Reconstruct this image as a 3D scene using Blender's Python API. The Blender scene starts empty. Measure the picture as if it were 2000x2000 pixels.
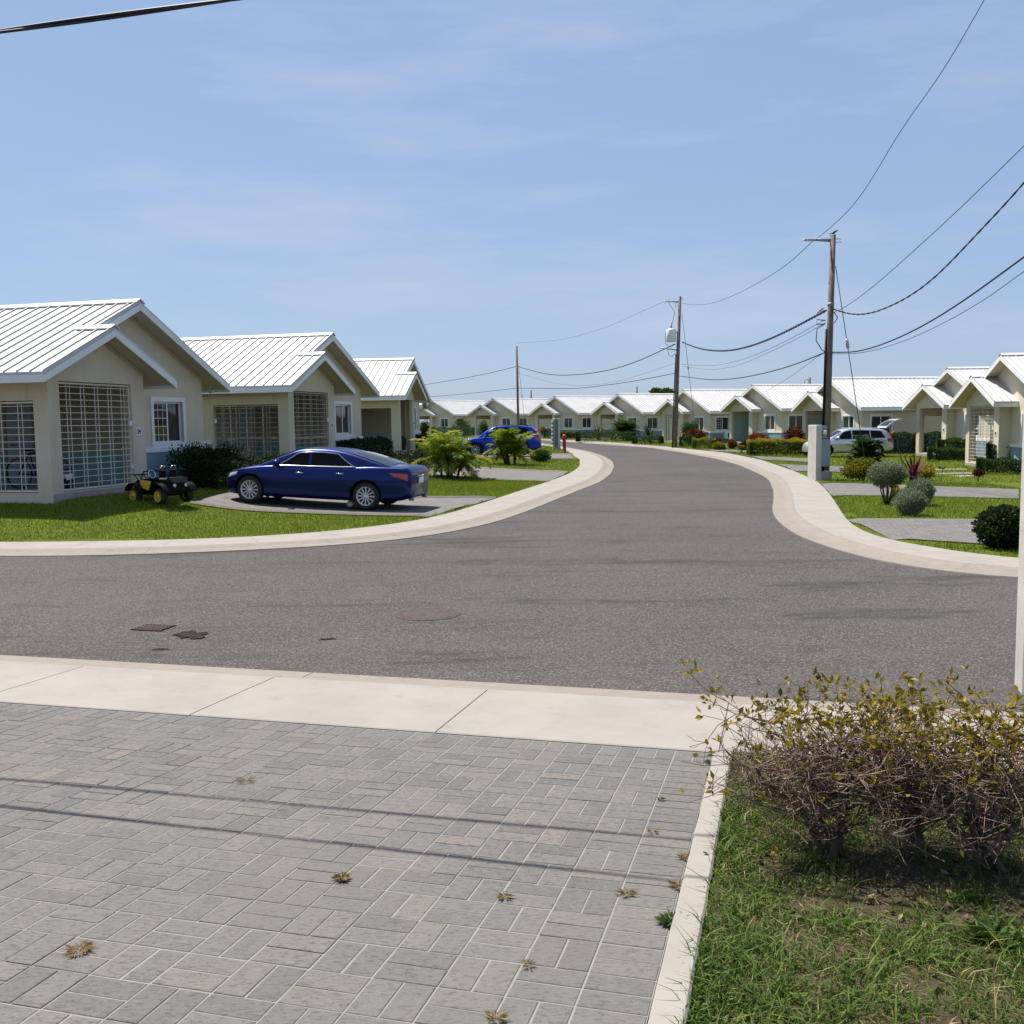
import bpy, math, random
import numpy as np
from mathutils import Vector, Matrix
R = math.radians
SC = bpy.context.scene
COL = SC.collection
RNG = np.random.default_rng(7)
random.seed(7)

# ------------------------------------------------------------------ camera model (used to lay the site out from the photo)
F_, Y0_, ROLL, CAMZ = 1960.0, 823.0, 0.013, 2.0
PITCH = math.atan((1000 - Y0_) / F_)
def ray(px, py):
    a, b = px - 1000, py - 1000
    c, s = math.cos(ROLL), math.sin(ROLL)
    X, Y = (c * a - s * b) / F_, (s * a + c * b) / F_
    return (X, math.cos(PITCH) - Y * math.sin(PITCH), -math.sin(PITCH) - Y * math.cos(PITCH))
def at_depth(px, py, d):
    r = ray(px, py); t = d / r[1]
    return Vector((r[0] * t, d, CAMZ + r[2] * t))
def sstep(a, b, x):
    t = np.clip((np.asarray(x, float) - a) / (b - a), 0, 1); return t * t * (3 - 2 * t)
def BASE(y): return 0.30 * sstep(70, 130, y)
def on_base(px, py, off=0.0):
    r = ray(px, py); y = 40.0
    for _ in range(12):
        z = float(BASE(y)) + off; t = (z - CAMZ) / r[2]; y = r[1] * t
    return (r[0] * t, y)
AZ = 0.26                                   # the street grid is turned by 15 degrees
U = np.array([math.cos(AZ), -math.sin(AZ)]); V = np.array([math.sin(AZ), math.cos(AZ)])
def uv(u, v): return U * u + V * v

def smooth_line(pts, step=0.4, it=6):
    P = np.array(pts, float)
    d = np.r_[0, np.cumsum(np.hypot(*np.diff(P, axis=0).T))]
    s = np.arange(0, d[-1], step)
    Q = np.stack([np.interp(s, d, P[:, 0]), np.interp(s, d, P[:, 1])], 1)
    for _ in range(it):
        Q[1:-1] = .25 * Q[:-2] + .5 * Q[1:-1] + .25 * Q[2:]
    return Q
def offset_line(P, d):
    T = np.gradient(P, axis=0); T /= np.hypot(*T.T)[:, None] + 1e-9
    N = np.stack([-T[:, 1], T[:, 0]], 1)
    Q = P + N * d
    for _ in range(6): Q[1:-1] = .25 * Q[:-2] + .5 * Q[1:-1] + .25 * Q[2:]
    return Q
LA = [(-32, 21.6), (-14, 16.9)] + [on_base(*q) for q in [(0,1088),(207,1086),(362,1081),(518,1074),(673,1065.5),(776,1056),(880,1040.7),(968,1021),(1027.6,1000),(1077.6,979.5),(1137,955.7),(1173,941.4),(1194,924.8),(1199.5,910.5),(1195.5,901),(1180,891.4),(1151.4,881.9),(1113,874.8),(1060,866)]] + [(-5, 96), (-13, 104), (-27, 116)]
LI = [(-32, 22.9), (-14, 18.2)] + [on_base(*q, .055) for q in [(0,1060),(155,1059),(414,1053.6),(621,1041.7),(807,1020),(889.5,1000),(970.5,973.6),(1018,958),(1070.5,941.4),(1118,922.4),(1132.4,910.5),(1132.4,898.6),(1118,887.9),(1099,878),(1075,872)]] + [(-1.5, 87), (-8, 95), (-16, 102), (-29, 113.5)]
RA = [(-22, 124), (-10, 113), (-3, 105)] + [on_base(*q) for q in [(1053.8,859.3),(1089.5,862),(1180,868.5),(1267,874),(1332,883.7),(1397.4,895.7),(1441,907.6),(1484.4,926),(1501.8,937),(1510.4,956.5),(1511.6,972.7),(1507.8,996.7),(1515.5,1014.8),(1552,1045),(1598,1062),(1655,1081),(1759,1107),(1981,1133)]] + [(10.5, 10.9), (32, 5.2)]
RI = [(-20.5, 125.6), (-9, 114.6), (-1.8, 106.5)] + [on_base(*q, .055) for q in [(1056,857.5),(1180,863),(1293,871.7),(1354,878.3),(1419,884.8),(1484.4,897.8),(1549.6,919.6),(1598,941.6),(1616.5,959.8),(1634.6,985.6),(1650,1011.5),(1671,1032),(1704.5,1047.7),(1733,1056.8),(1984,1095.6)]] + [(10.9, 12.0), (32.4, 6.3)]
LA, LI, RA, RI = [smooth_line(p) for p in (LA, LI, RA, RI)]
LPOLY = np.vstack([LI, [(-60, 113), (-60, 30)]])
RPOLY = np.vstack([RI, [(80, 6), (80, 190), (-20, 190)]])
def inside(poly, x, y):
    x = np.asarray(x, float); y = np.asarray(y, float); c = np.zeros(x.shape, bool)
    n = len(poly); j = n - 1
    for i in range(n):
        xi, yi = poly[i]; xj, yj = poly[j]
        if yi != yj:
            c ^= ((yi > y) != (yj > y)) & (x < (xj - xi) * (y - yi) / (yj - yi) + xi)
        j = i
    return c
def dist_line(P, x, y):
    x = np.asarray(x, float); y = np.asarray(y, float); best = np.full(x.shape, 1e9)
    Q = P[::2]
    for a, b in zip(Q[:-1], Q[1:]):
        d = b - a; L2 = d @ d + 1e-12
        t = np.clip(((x - a[0]) * d[0] + (y - a[1]) * d[1]) / L2, 0, 1)
        best = np.minimum(best, (x - a[0] - t * d[0]) ** 2 + (y - a[1] - t * d[1]) ** 2)
    return np.sqrt(best)
VS0, VS1, VS2 = 5.50, 6.62, 7.24            # near pavement: inner edge, kerb back, asphalt edge
def HX(x, y, sink=False):
    x = np.atleast_1d(np.asarray(x, float)); y = np.atleast_1d(np.asarray(y, float))
    b = BASE(y); z = b - .14
    inL = inside(LPOLY, x, y); inR = inside(RPOLY, x, y)
    dl = dist_line(LI, x, y); dr = dist_line(RI, x, y)
    v = x * V[0] + y * V[1]
    z = np.where((dl < .75) | (dr < .75), b + .01, z)
    w = sstep(-5.5, -8.5, x) * sstep(28, 23, y)
    east = np.minimum(.065 + .008 * dl ** 2, .56 - .32 * sstep(46, 53, y)); south = np.minimum(.065 + .12 * dl, .50)
    z = np.where(inL, b + east * (1 - w) + south * w, z)
    zr = .068 - .15 * sstep(9, 18, x) * sstep(75, 50, y)
    z = np.where(inR, b + zr, z)
    z = np.where(v < VS0, .17 + .07 * (VS0 - v), z)
    if sink: z = np.where((v < VS0) & (x * U[0] + y * U[1] < -.28), z - .09, z)
    z = np.where((v >= VS0) & (v < VS0 + .7), .13, z)
    return z
_gx = np.arange(-46, 62, .3); _gy = np.arange(-5, 190, .3)
_X, _Y = np.meshgrid(_gx, _gy); _GZ = HX(_X.ravel(), _Y.ravel()).reshape(_X.shape)
def HGT(x, y):
    x = np.atleast_1d(np.asarray(x, float)); y = np.atleast_1d(np.asarray(y, float))
    a = np.clip((x - _gx[0]) / .3, 0, len(_gx) - 1.001); b = np.clip((y - _gy[0]) / .3, 0, len(_gy) - 1.001)
    i = a.astype(int); j = b.astype(int); a = a - i; b = b - j
    z = (_GZ[j, i] * (1 - a) + _GZ[j, i + 1] * a) * (1 - b) + (_GZ[j + 1, i] * (1 - a) + _GZ[j + 1, i + 1] * a) * b
    v = x * V[0] + y * V[1]
    return np.where(v < VS0 + .1, .17 + .07 * (VS0 - v), z)
def H1(x, y): return float(HGT(x, y)[0])
def G(px, py, off=0.0):
    r = ray(px, py); y = 20.0; z = 0
    t = (0 - CAMZ) / r[2]
    for _ in range(25):
        z = H1(r[0] * t, r[1] * t) + off
        t = .5 * t + .5 * (z - CAMZ) / r[2]
    return Vector((r[0] * t, r[1] * t, H1(r[0] * t, r[1] * t)))
def GD(px, d):
    p = at_depth(px, 900, d)
    for _ in range(3):
        z = H1(p.x, d); py = 823 + (2 - z) * F_ / d - .013 * (px - 1000)
        p = at_depth(px, py, d)
    return Vector((p.x, d, H1(p.x, d)))

# ------------------------------------------------------------------ mesh building
class MB:
    def __init__(s): s.v = []; s.f = []; s.m = []; s.s = []
    def add(s, vs, fs, mi=0, sm=False, M=None):
        o = len(s.v)
        if M is not None: vs = [M @ Vector(p) for p in vs]
        s.v += [tuple(p) for p in vs]
        for f in fs: s.f.append(tuple(i + o for i in f)); s.m.append(mi); s.s.append(sm)
        return s
    def box(s, x0, x1, y0, y1, z0, z1, mi=0, M=None):
        v = [(x, y, z) for z in (z0, z1) for y in (y0, y1) for x in (x0, x1)]
        return s.add(v, [(0,2,3,1),(4,5,7,6),(0,1,5,4),(2,6,7,3),(0,4,6,2),(1,3,7,5)], mi, False, M)
    def bbox(s, x0, x1, y0, y1, z0, z1, b=.01, mi=0, M=None):
        # box with chamfered edges
        vs = []; idx = {}
        for ix, x in enumerate((x0, x1)):
            for iy, y in enumerate((y0, y1)):
                for iz, z in enumerate((z0, z1)):
                    sx, sy, sz = (1, -1)[ix] * b, (1, -1)[iy] * b, (1, -1)[iz] * b
                    idx[ix, iy, iz, 0] = len(vs); vs.append((x, y + sy, z + sz))
                    idx[ix, iy, iz, 1] = len(vs); vs.append((x + sx, y, z + sz))
                    idx[ix, iy, iz, 2] = len(vs); vs.append((x + sx, y + sy, z))
        fs = []
        for a in (0, 1):
            fs.append([idx[a,0,0,0], idx[a,1,0,0], idx[a,1,1,0], idx[a,0,1,0]])
            fs.append([idx[0,a,0,1], idx[1,a,0,1], idx[1,a,1,1], idx[0,a,1,1]])
            fs.append([idx[0,0,a,2], idx[1,0,a,2], idx[1,1,a,2], idx[0,1,a,2]])
            for c in (0, 1):
                fs.append([idx[0,a,c,1], idx[1,a,c,1], idx[1,a,c,2], idx[0,a,c,2]])
                fs.append([idx[a,0,c,0], idx[a,1,c,0], idx[a,1,c,2], idx[a,0,c,2]])
                fs.append([idx[a,c,0,0], idx[a,c,1,0], idx[a,c,1,1], idx[a,c,0,1]])
                for d in (0, 1): fs.append([idx[a,c,d,0], idx[a,c,d,1], idx[a,c,d,2]])
        ctr = Vector(((x0+x1)/2, (y0+y1)/2, (z0+z1)/2))
        out = []
        for f in fs:
            p = [Vector(vs[i]) for i in f]; n = (p[1]-p[0]).cross(p[2]-p[0]); c = sum(p, Vector()) / len(p)
            out.append(tuple(f) if n.dot(c - ctr) > 0 else tuple(reversed(f)))
        return s.add(vs, out, mi, False, M)
    def prism(s, poly, fn0, fn1, mi=0, M=None):
        # polygon in plan with bottom / top height functions
        n = len(poly)
        v = [(x, y, fn0(x, y)) for x, y in poly] + [(x, y, fn1(x, y)) for x, y in poly]
        f = [tuple(range(n))[::-1], tuple(range(n, 2 * n))] + [(i, (i+1) % n, n + (i+1) % n, n + i) for i in range(n)]
        return s.add(v, f, mi, False, M)
    def tube(s, pts, r, n=6, mi=0, sm=True, cap=True, M=None):
        pts = [Vector(p) for p in pts]; rs = r if hasattr(r, '__len__') else [r] * len(pts)
        vs = []; up = None
        for i, p in enumerate(pts):
            t = (pts[min(i+1, len(pts)-1)] - pts[max(i-1, 0)])
            if t.length < 1e-9: t = Vector((0, 0, 1))
            t.normalize()
            if up is None: up = Vector((0, 0, 1)) if abs(t.z) < .9 else Vector((1, 0, 0))
            a = t.cross(up)
            if a.length < 1e-6: a = t.orthogonal()
            a.normalize(); b = a.cross(t); up = b
            for k in range(n):
                w = 2 * math.pi * k / n
                vs.append(p + (a * math.cos(w) + b * math.sin(w)) * rs[i])
        fs = []
        for i in range(len(pts) - 1):
            for k in range(n):
                fs.append((i*n+k, i*n+(k+1) % n, (i+1)*n+(k+1) % n, (i+1)*n+k))
        if cap: fs += [tuple(range(n))[::-1], tuple(range((len(pts)-1)*n, len(pts)*n))]
        return s.add(vs, fs, mi, sm, M)
    def lathe(s, prof, n=24, mi=0, sm=True, M=None, cap=True):
        # profile of (radius, height) turned round Z
        vs = []
        for r, z in prof:
            for k in range(n):
                w = 2 * math.pi * k / n; vs.append((r * math.cos(w), r * math.sin(w), z))
        fs = [(i*n+k, i*n+(k+1) % n, (i+1)*n+(k+1) % n, (i+1)*n+k) for i in range(len(prof)-1) for k in range(n)]
        if cap and prof[0][0] > 1e-6: fs.append(tuple(range(n))[::-1])
        if cap and prof[-1][0] > 1e-6: fs.append(tuple(range((len(prof)-1)*n, len(prof)*n)))
        return s.add(vs, fs, mi, sm, M)
    def grid(s, rows, mi=0, sm=True, flip=False, M=None):
        nr, nc = len(rows), len(rows[0])
        vs = [p for r in rows for p in r]
        fs = []
        for i in range(nr - 1):
            for j in range(nc - 1):
                f = (i*nc+j, i*nc+j+1, (i+1)*nc+j+1, (i+1)*nc+j)
                fs.append(f[::-1] if flip else f)
        return s.add(vs, fs, mi, sm, M)
    def build(s, name, mats, parent=None):
        me = bpy.data.meshes.new(name); me.from_pydata(s.v, [], s.f)
        for m in (mats if isinstance(mats, (list, tuple)) else [mats]): me.materials.append(m)
        me.polygons.foreach_set('material_index', s.m); me.polygons.foreach_set('use_smooth', s.s)
        me.update()
        return link(name, me, parent)
def link(name, me, parent=None):
    o = bpy.data.objects.new(name, me); COL.objects.link(o)
    if parent: o.parent = parent
    return o
def np_mesh(name, Vt, Fc, mats, tone=None, parent=None, smooth=False, mi=None):
    Vt = np.asarray(Vt, np.float32); Fc = np.asarray(Fc, np.int32)
    me = bpy.data.meshes.new(name); n, k = Fc.shape
    me.vertices.add(len(Vt)); me.vertices.foreach_set('co', Vt.ravel())
    me.loops.add(n * k); me.loops.foreach_set('vertex_index', Fc.ravel())
    me.polygons.add(n); me.polygons.foreach_set('loop_start', np.arange(0, n * k, k, dtype=np.int32))
    me.polygons.foreach_set('loop_total', np.full(n, k, np.int32))
    for m in (mats if isinstance(mats, (list, tuple)) else [mats]): me.materials.append(m)
    if mi is not None: me.polygons.foreach_set('material_index', np.asarray(mi, np.int32))
    me.update(calc_edges=True)
    if tone is not None:
        a = me.attributes.new('tone', 'FLOAT', 'FACE'); a.data.foreach_set('value', np.asarray(tone, np.float32))
    me.polygons.foreach_set('use_smooth', np.full(n, smooth))
    me.validate()
    return link(name, me, parent)
def tag(o, label=None, cat=None, group=None, kind=None):
    if label: o['label'] = label
    if cat: o['category'] = cat
    if group: o['group'] = group
    if kind: o['kind'] = kind
    return o
def thing(name, label, cat, loc=(0, 0, 0), rz=0.0, group=None):
    o = bpy.data.objects.new(name, None); COL.objects.link(o); o.empty_display_size = .2
    o.location = loc; o.rotation_euler = (0, 0, rz)
    return tag(o, label, cat, group)
def place(o, loc, rz=0.0):
    o.location = loc; o.rotation_euler = (0, 0, rz); return o

# ------------------------------------------------------------------ materials
def newmat(name):
    m = bpy.data.materials.new(name); m.use_nodes = True
    nt = m.node_tree; b = nt.nodes['Principled BSDF']
    return m, nt, b
def N(nt, typ, **kw):
    n = nt.nodes.new(typ)
    for k, v in kw.items():
        if k in n.inputs.keys(): n.inputs[k].default_value = v
        else: setattr(n, k, v)
    return n
def ramp(nt, fac, stops, interp='LINEAR'):
    r = nt.nodes.new('ShaderNodeValToRGB'); cr = r.color_ramp; cr.interpolation = interp
    while len(cr.elements) < len(stops): cr.elements.new(.5)
    for e, (p, c) in zip(cr.elements, stops): e.position = p; e.color = (*c, 1) if len(c) == 3 else c
    nt.links.new(fac, r.inputs['Fac']); return r.outputs['Color']
def coords(nt, kind='Object'):
    return nt.nodes.new('ShaderNodeTexCoord').outputs[kind]
def noise(nt, vec, scale, detail=4, rough=.55):
    n = N(nt, 'ShaderNodeTexNoise', Scale=scale, Detail=detail, Roughness=rough)
    nt.links.new(vec, n.inputs['Vector']); return n.outputs['Fac']
def mixc(nt, fac, a, b, mode='MIX'):
    n = nt.nodes.new('ShaderNodeMix'); n.data_type = 'RGBA'; n.blend_type = mode
    for s, v in ((n.inputs[0], fac), (n.inputs[6], a), (n.inputs[7], b)):
        if isinstance(v, (int, float)): s.default_value = v
        elif isinstance(v, (tuple, list)): s.default_value = (*v, 1) if len(v) == 3 else v
        else: nt.links.new(v, s)
    return n.outputs[2]
def bump(nt, b, h, strength=.3, dist=.01):
    n = N(nt, 'ShaderNodeBump', Strength=strength, Distance=dist)
    nt.links.new(h, n.inputs['Height']); nt.links.new(n.outputs['Normal'], b.inputs['Normal'])
def mat(name, col, rough=.6, metal=0.0, var=.12, scale=3.0, fine=60.0, bumpk=.15, bdist=.004, coat=0.0, spec=.5):
    m, nt, b = newmat(name); c = coords(nt)
    n1 = noise(nt, c, scale, 5); n2 = noise(nt, c, fine, 3)
    d = tuple(x * (1 - var * 1.6) for x in col); h = tuple(min(1, x * (1 + var)) for x in col)
    c1 = ramp(nt, n1, [(.3, d), (.7, h)])
    c2 = mixc(nt, .25, c1, mixc(nt, n2, d, h))
    nt.links.new(c2, b.inputs['Base Color'])
    b.inputs['Roughness'].default_value = rough; b.inputs['Metallic'].default_value = metal
    b.inputs['Coat Weight'].default_value = coat; b.inputs['Specular IOR Level'].default_value = spec
    if coat: b.inputs['Coat Roughness'].default_value = .03
    if bumpk: bump(nt, b, n2, bumpk, bdist)
    return m
def leafmat(name, stops, rough=.5, trans=.3):
    m, nt, b = newmat(name)
    a = nt.nodes.new('ShaderNodeAttribute'); a.attribute_name = 'tone'
    col = ramp(nt, a.outputs['Fac'], stops)
    nt.links.new(col, b.inputs['Base Color']); b.inputs['Roughness'].default_value = rough
    b.inputs['Specular IOR Level'].default_value = .2
    t = nt.nodes.new('ShaderNodeBsdfTranslucent'); nt.links.new(col, t.inputs['Color'])
    mx = nt.nodes.new('ShaderNodeMixShader'); mx.inputs['Fac'].default_value = trans
    nt.links.new(b.outputs[0], mx.inputs[1]); nt.links.new(t.outputs[0], mx.inputs[2])
    nt.links.new(mx.outputs[0], nt.nodes['Material Output'].inputs['Surface'])
    return m
M = {}
M['wall'] = mat('cream_render', (.60, .52, .405), .85, var=.07, scale=.9, fine=45, bumpk=.35, bdist=.006)
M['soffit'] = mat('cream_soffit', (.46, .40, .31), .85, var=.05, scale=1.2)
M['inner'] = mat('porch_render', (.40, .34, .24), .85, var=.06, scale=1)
M['blue'] = mat('blue_render', (.17, .28, .34), .8, var=.08, scale=1.2, bumpk=.3)
M['teal'] = mat('teal_paint', (.22, .38, .37), .8, var=.06, scale=1.2)
M['white'] = mat('white_trim', (.72, .73, .74), .55, var=.05, scale=2)
M['slab'] = mat('concrete_step', (.34, .31, .27), .85, var=.15, scale=3)
M['bars'] = mat('cream_ironwork', (.66, .62, .54), .5, var=.1, scale=4)
M['barsrust'] = mat('worn_ironwork', (.42, .36, .28), .6, var=.25, scale=5)
M['door'] = mat('pale_grey_door', (.42, .46, .52), .5, var=.05)
M['glass'] = mat('dark_window_glass', (.018, .024, .03), .04, var=.2, bumpk=0, spec=.6)
M['tint'] = mat('tinted_car_glass', (.003, .0032, .004), .06, var=.1, bumpk=0, spec=.13)
M['glassbrown'] = mat('brown_curtain_glass', (.05, .022, .016), .08, var=.3, scale=8, bumpk=0, spec=.7)
M['black'] = mat('black_plastic', (.0045, .0045, .005), .5, var=.2, spec=.14)
M['rubber'] = mat('rubber', (.014, .014, .014), .8, var=.2)
M['steel'] = mat('bright_metal', (.62, .63, .64), .22, .9, var=.06, bumpk=0)
M['alloy'] = mat('silver_alloy', (.60, .61, .62), .35, .25, var=.05, bumpk=0)
M['chrome'] = mat('chrome', (.8, .8, .82), .08, 1.0, var=.02, bumpk=0)
M['palet'] = mat('pale_teal_sheet', (.40, .58, .56), .7, var=.05)
M['cab'] = mat('dark_grey_cabinet', (.11, .15, .17), .5, .2, var=.1)
M['galv'] = mat('grey_metal_box', (.24, .28, .31), .5, .2, var=.1)
M['lamp'] = mat('clear_lamp', (.6, .62, .63), .08, .3, var=.05, bumpk=0)
M['red'] = mat('red_lamp', (.45, .012, .01), .1, 0, var=.15, bumpk=0, coat=1)
M['hydrant'] = mat('hydrant_red_paint', (.30, .025, .02), .45, var=.2)
M['yellow'] = mat('yellow_plastic', (.62, .36, .02), .4, var=.1)
M['post'] = mat('pebbled_white_concrete', (.52, .49, .44), .9, var=.12, scale=4, fine=120, bumpk=.8, bdist=.01)
M['wood'] = mat('weathered_pole_wood', (.17, .135, .11), .85, var=.3, scale=2.5, fine=40, bumpk=.5)
M['cable'] = mat('cable_black', (.012, .014, .028), .6, var=.1, bumpk=0)
M['wire'] = mat('bare_wire', (.07, .085, .125), .5, .3, var=.1, bumpk=0)
M['bark'] = mat('bark', (.10, .075, .055), .9, var=.3, scale=12, fine=80, bumpk=.6)
M['twig'] = mat('dry_twig', (.20, .135, .098), .85, var=.35, scale=9, bumpk=.2)
M['plate'] = mat('plate_white', (.7, .7, .68), .5, var=.04)
M['porc'] = mat('porcelain', (.5, .48, .42), .2, var=.1)

def streaks(m, k=.14):
    # faint rain streaks and patchy repainting on rendered walls
    nt = m.node_tree; b = nt.nodes['Principled BSDF']; src = b.inputs['Base Color'].links[0].from_socket; c = coords(nt)
    mp = N(nt, 'ShaderNodeMapping'); nt.links.new(c, mp.inputs['Vector']); mp.inputs['Scale'].default_value = (3.5, 3.5, .22)
    s1 = noise(nt, mp.outputs[0], 1.6, 6, .7); s2 = noise(nt, c, .55, 4, .6)
    col = mixc(nt, ramp(nt, s1, [(.52, (0, 0, 0)), (.70, (k * 2, k * 2, k * 2))]), src, (.30, .26, .20))
    col = mixc(nt, ramp(nt, s2, [(.45, (0, 0, 0)), (.6, (k, k, k))]), col, (.66, .60, .50))
    nt.links.new(col, b.inputs['Base Color'])
streaks(M['wall'])
def roof_mat():
    m, nt, b = newmat('white_metal_roof'); c = coords(nt)
    st = noise(nt, c, .8, 6, .65); f = noise(nt, c, 14, 5, .7)
    col = ramp(nt, st, [(.3, (.48, .475, .455)), (.62, (.58, .576, .565))])
    col = mixc(nt, ramp(nt, f, [(.55, (0, 0, 0)), (.8, (.35, .35, .35))]), col, (.42, .41, .375))
    nt.links.new(col, b.inputs['Base Color']); b.inputs['Roughness'].default_value = .5
    bump(nt, b, st, .08, .02); return m
M['roof'] = roof_mat()
M['seam'] = mat('shade_grey_seam_caps', (.46, .46, .465), .5, var=.15, scale=2)  # darker than the roof: the seams' shaded side put into their colour
def paint(name, col, metal=.72, coat=.28):
    m, nt, b = newmat(name); c = coords(nt)
    f = noise(nt, c, 900, 2)
    nt.links.new(mixc(nt, f, tuple(x * .85 for x in col), tuple(x * 1.15 for x in col)), b.inputs['Base Color'])
    b.inputs['Metallic'].default_value = metal; b.inputs['Roughness'].default_value = .32
    b.inputs['Coat Weight'].default_value = coat; b.inputs['Coat Roughness'].default_value = .03
    return m
M['blue1'] = paint('dark_blue_car_paint', (.0008, .0125, .105)); M['blue2'] = paint('bright_blue_car_paint', (.0025, .034, .36))
M['silver'] = paint('silver_car_paint', (.58, .60, .63), .6, .6)
def asphalt():
    m, nt, b = newmat('asphalt'); c = coords(nt)
    big = noise(nt, c, .22, 6, .6); mid = noise(nt, c, 1.6, 5, .65)
    v = N(nt, 'ShaderNodeTexVoronoi', Scale=88.0); nt.links.new(c, v.inputs['Vector'])
    sep = nt.nodes.new('ShaderNodeSeparateColor'); nt.links.new(v.outputs['Color'], sep.inputs[0])
    agg = ramp(nt, sep.outputs[0], [(0, (.022, .0195, .019)), (.45, (.060, .054, .052)), (.8, (.108, .098, .093)), (1, (.26, .238, .222))])
    base = ramp(nt, big, [(.35, (.058, .0525, .0505)), (.65, (.088, .080, .076))])
    col = mixc(nt, .55, base, agg)
    mp = N(nt, 'ShaderNodeMapping'); nt.links.new(c, mp.inputs['Vector'])
    mp.inputs['Rotation'].default_value = (0, 0, .26); mp.inputs['Scale'].default_value = (.35, 1.5, 1)
    st = noise(nt, mp.outputs[0], .55, 7, .72); s2 = noise(nt, mp.outputs[0], 1.9, 7, .75)
    col = mixc(nt, ramp(nt, s2, [(.55, (0, 0, 0)), (.70, (.55, .55, .55))]), col, (.036, .031, .0305))
    col = mixc(nt, ramp(nt, st, [(.54, (0, 0, 0)), (.64, (.6, .6, .6))]), col, (.028, .026, .026))
    col = mixc(nt, ramp(nt, mid, [(.35, (.3, .3, .3)), (.5, (0, 0, 0))]), col, (.095, .086, .08))
    nt.links.new(col, b.inputs['Base Color']); b.inputs['Roughness'].default_value = .9
    b.inputs['Specular IOR Level'].default_value = .12
    bump(nt, b, v.outputs['Distance'], .5, .005); return m
M['asphalt'] = asphalt()
def concrete(name, col, dirt=(.13, .11, .085), dscale=2.0, grime=.35):
    m, nt, b = newmat(name); c = coords(nt)
    n1 = noise(nt, c, dscale, 6, .65); n2 = noise(nt, c, 55, 4, .7); n3 = noise(nt, c, .35, 3)
    cc = ramp(nt, n1, [(.3, tuple(x * .86 for x in col)), (.62, col)])
    cc = mixc(nt, ramp(nt, n2, [(.62, (0, 0, 0)), (.75, (.35, .35, .35))]), cc, dirt)
    n5 = noise(nt, c, 5.5, 8, .78)
    cc = mixc(nt, ramp(nt, n5, [(.55, (0, 0, 0)), (.72, (grime, grime, grime))]), cc, dirt)
    cc = mixc(nt, ramp(nt, n3, [(.3, (.35, .35, .35)), (.5, (0, 0, 0))]), cc, tuple(x * .8 for x in col))
    nt.links.new(cc, b.inputs['Base Color']); b.inputs['Roughness'].default_value = .9; b.inputs['Specular IOR Level'].default_value = .2
    bump(nt, b, n2, .25, .003); return m
M['pave'] = concrete('pale_concrete', (.290, .268, .240)); M['kerb'] = concrete('kerb_concrete', (.245, .217, .185), dscale=3.5, grime=.6)
M['gap'] = mat('joint_dirt', (.11, .095, .08), .95); M['sand'] = concrete('joint_sand', (.235, .226, .212), (.07, .065, .06), 9)
def paver():
    m, nt, b = newmat('grey_paver'); c = coords(nt)
    a = nt.nodes.new('ShaderNodeAttribute'); a.attribute_name = 'tone'
    col = ramp(nt, a.outputs['Fac'], [(0, (.118, .116, .112)), (.5, (.146, .141, .134)), (.85, (.164, .152, .140)), (1, (.184, .162, .140))])
    n1 = noise(nt, c, 38, 6, .75); n2 = noise(nt, c, 140, 3, .7); n3 = noise(nt, c, 1.3, 4)
    mp = N(nt, 'ShaderNodeMapping'); nt.links.new(c, mp.inputs['Vector'])
    mp.inputs['Rotation'].default_value = (0, 0, .26); mp.inputs['Scale'].default_value = (.55, 1.4, 1)
    n4 = noise(nt, mp.outputs[0], 60, 5, .8)
    col = mixc(nt, ramp(nt, n4, [(.50, (0, 0, 0)), (.60, (.66, .66, .66))]), col, (.060, .058, .055))
    col = mixc(nt, ramp(nt, n1, [(.54, (0, 0, 0)), (.68, (.5, .5, .5))]), col, (.20, .192, .18))
    col = mixc(nt, ramp(nt, n3, [(.35, (.35, .35, .35)), (.55, (0, 0, 0))]), col, (.160, .143, .130))
    nt.links.new(col, b.inputs['Base Color']); b.inputs['Roughness'].default_value = .9
    b.inputs['Specular IOR Level'].default_value = .12
    h = nt.nodes.new('ShaderNodeMath'); h.operation = 'ADD'; nt.links.new(n4, h.inputs[0]); nt.links.new(n2, h.inputs[1])
    bump(nt, b, h.outputs[0], .45, .004); return m
M['paver'] = paver()
def farpaver():
    m, nt, b = newmat('paver_drive'); c = coords(nt)
    mp = N(nt, 'ShaderNodeMapping'); nt.links.new(c, mp.inputs['Vector']); mp.inputs['Rotation'].default_value = (0, 0, .26)
    br = N(nt, 'ShaderNodeTexBrick', Scale=1.0); nt.links.new(mp.outputs[0], br.inputs['Vector'])
    for k, v in (('Brick Width', .2), ('Row Height', .2), ('Mortar Size', .01), ('Mortar Smooth', .3)): br.inputs[k].default_value = v
    br.inputs['Color1'].default_value = (.10, .096, .092, 1); br.inputs['Color2'].default_value = (.145, .133, .122, 1)
    br.inputs['Mortar'].default_value = (.17, .16, .148, 1)
    n = noise(nt, c, 5, 6, .7)
    col = mixc(nt, ramp(nt, n, [(.4, (.45, .45, .45)), (.6, (0, 0, 0))]), br.outputs['Color'], (.085, .08, .076))
    nt.links.new(col, b.inputs['Base Color']); b.inputs['Roughness'].default_value = .9; return m
M['drive'] = farpaver()
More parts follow.
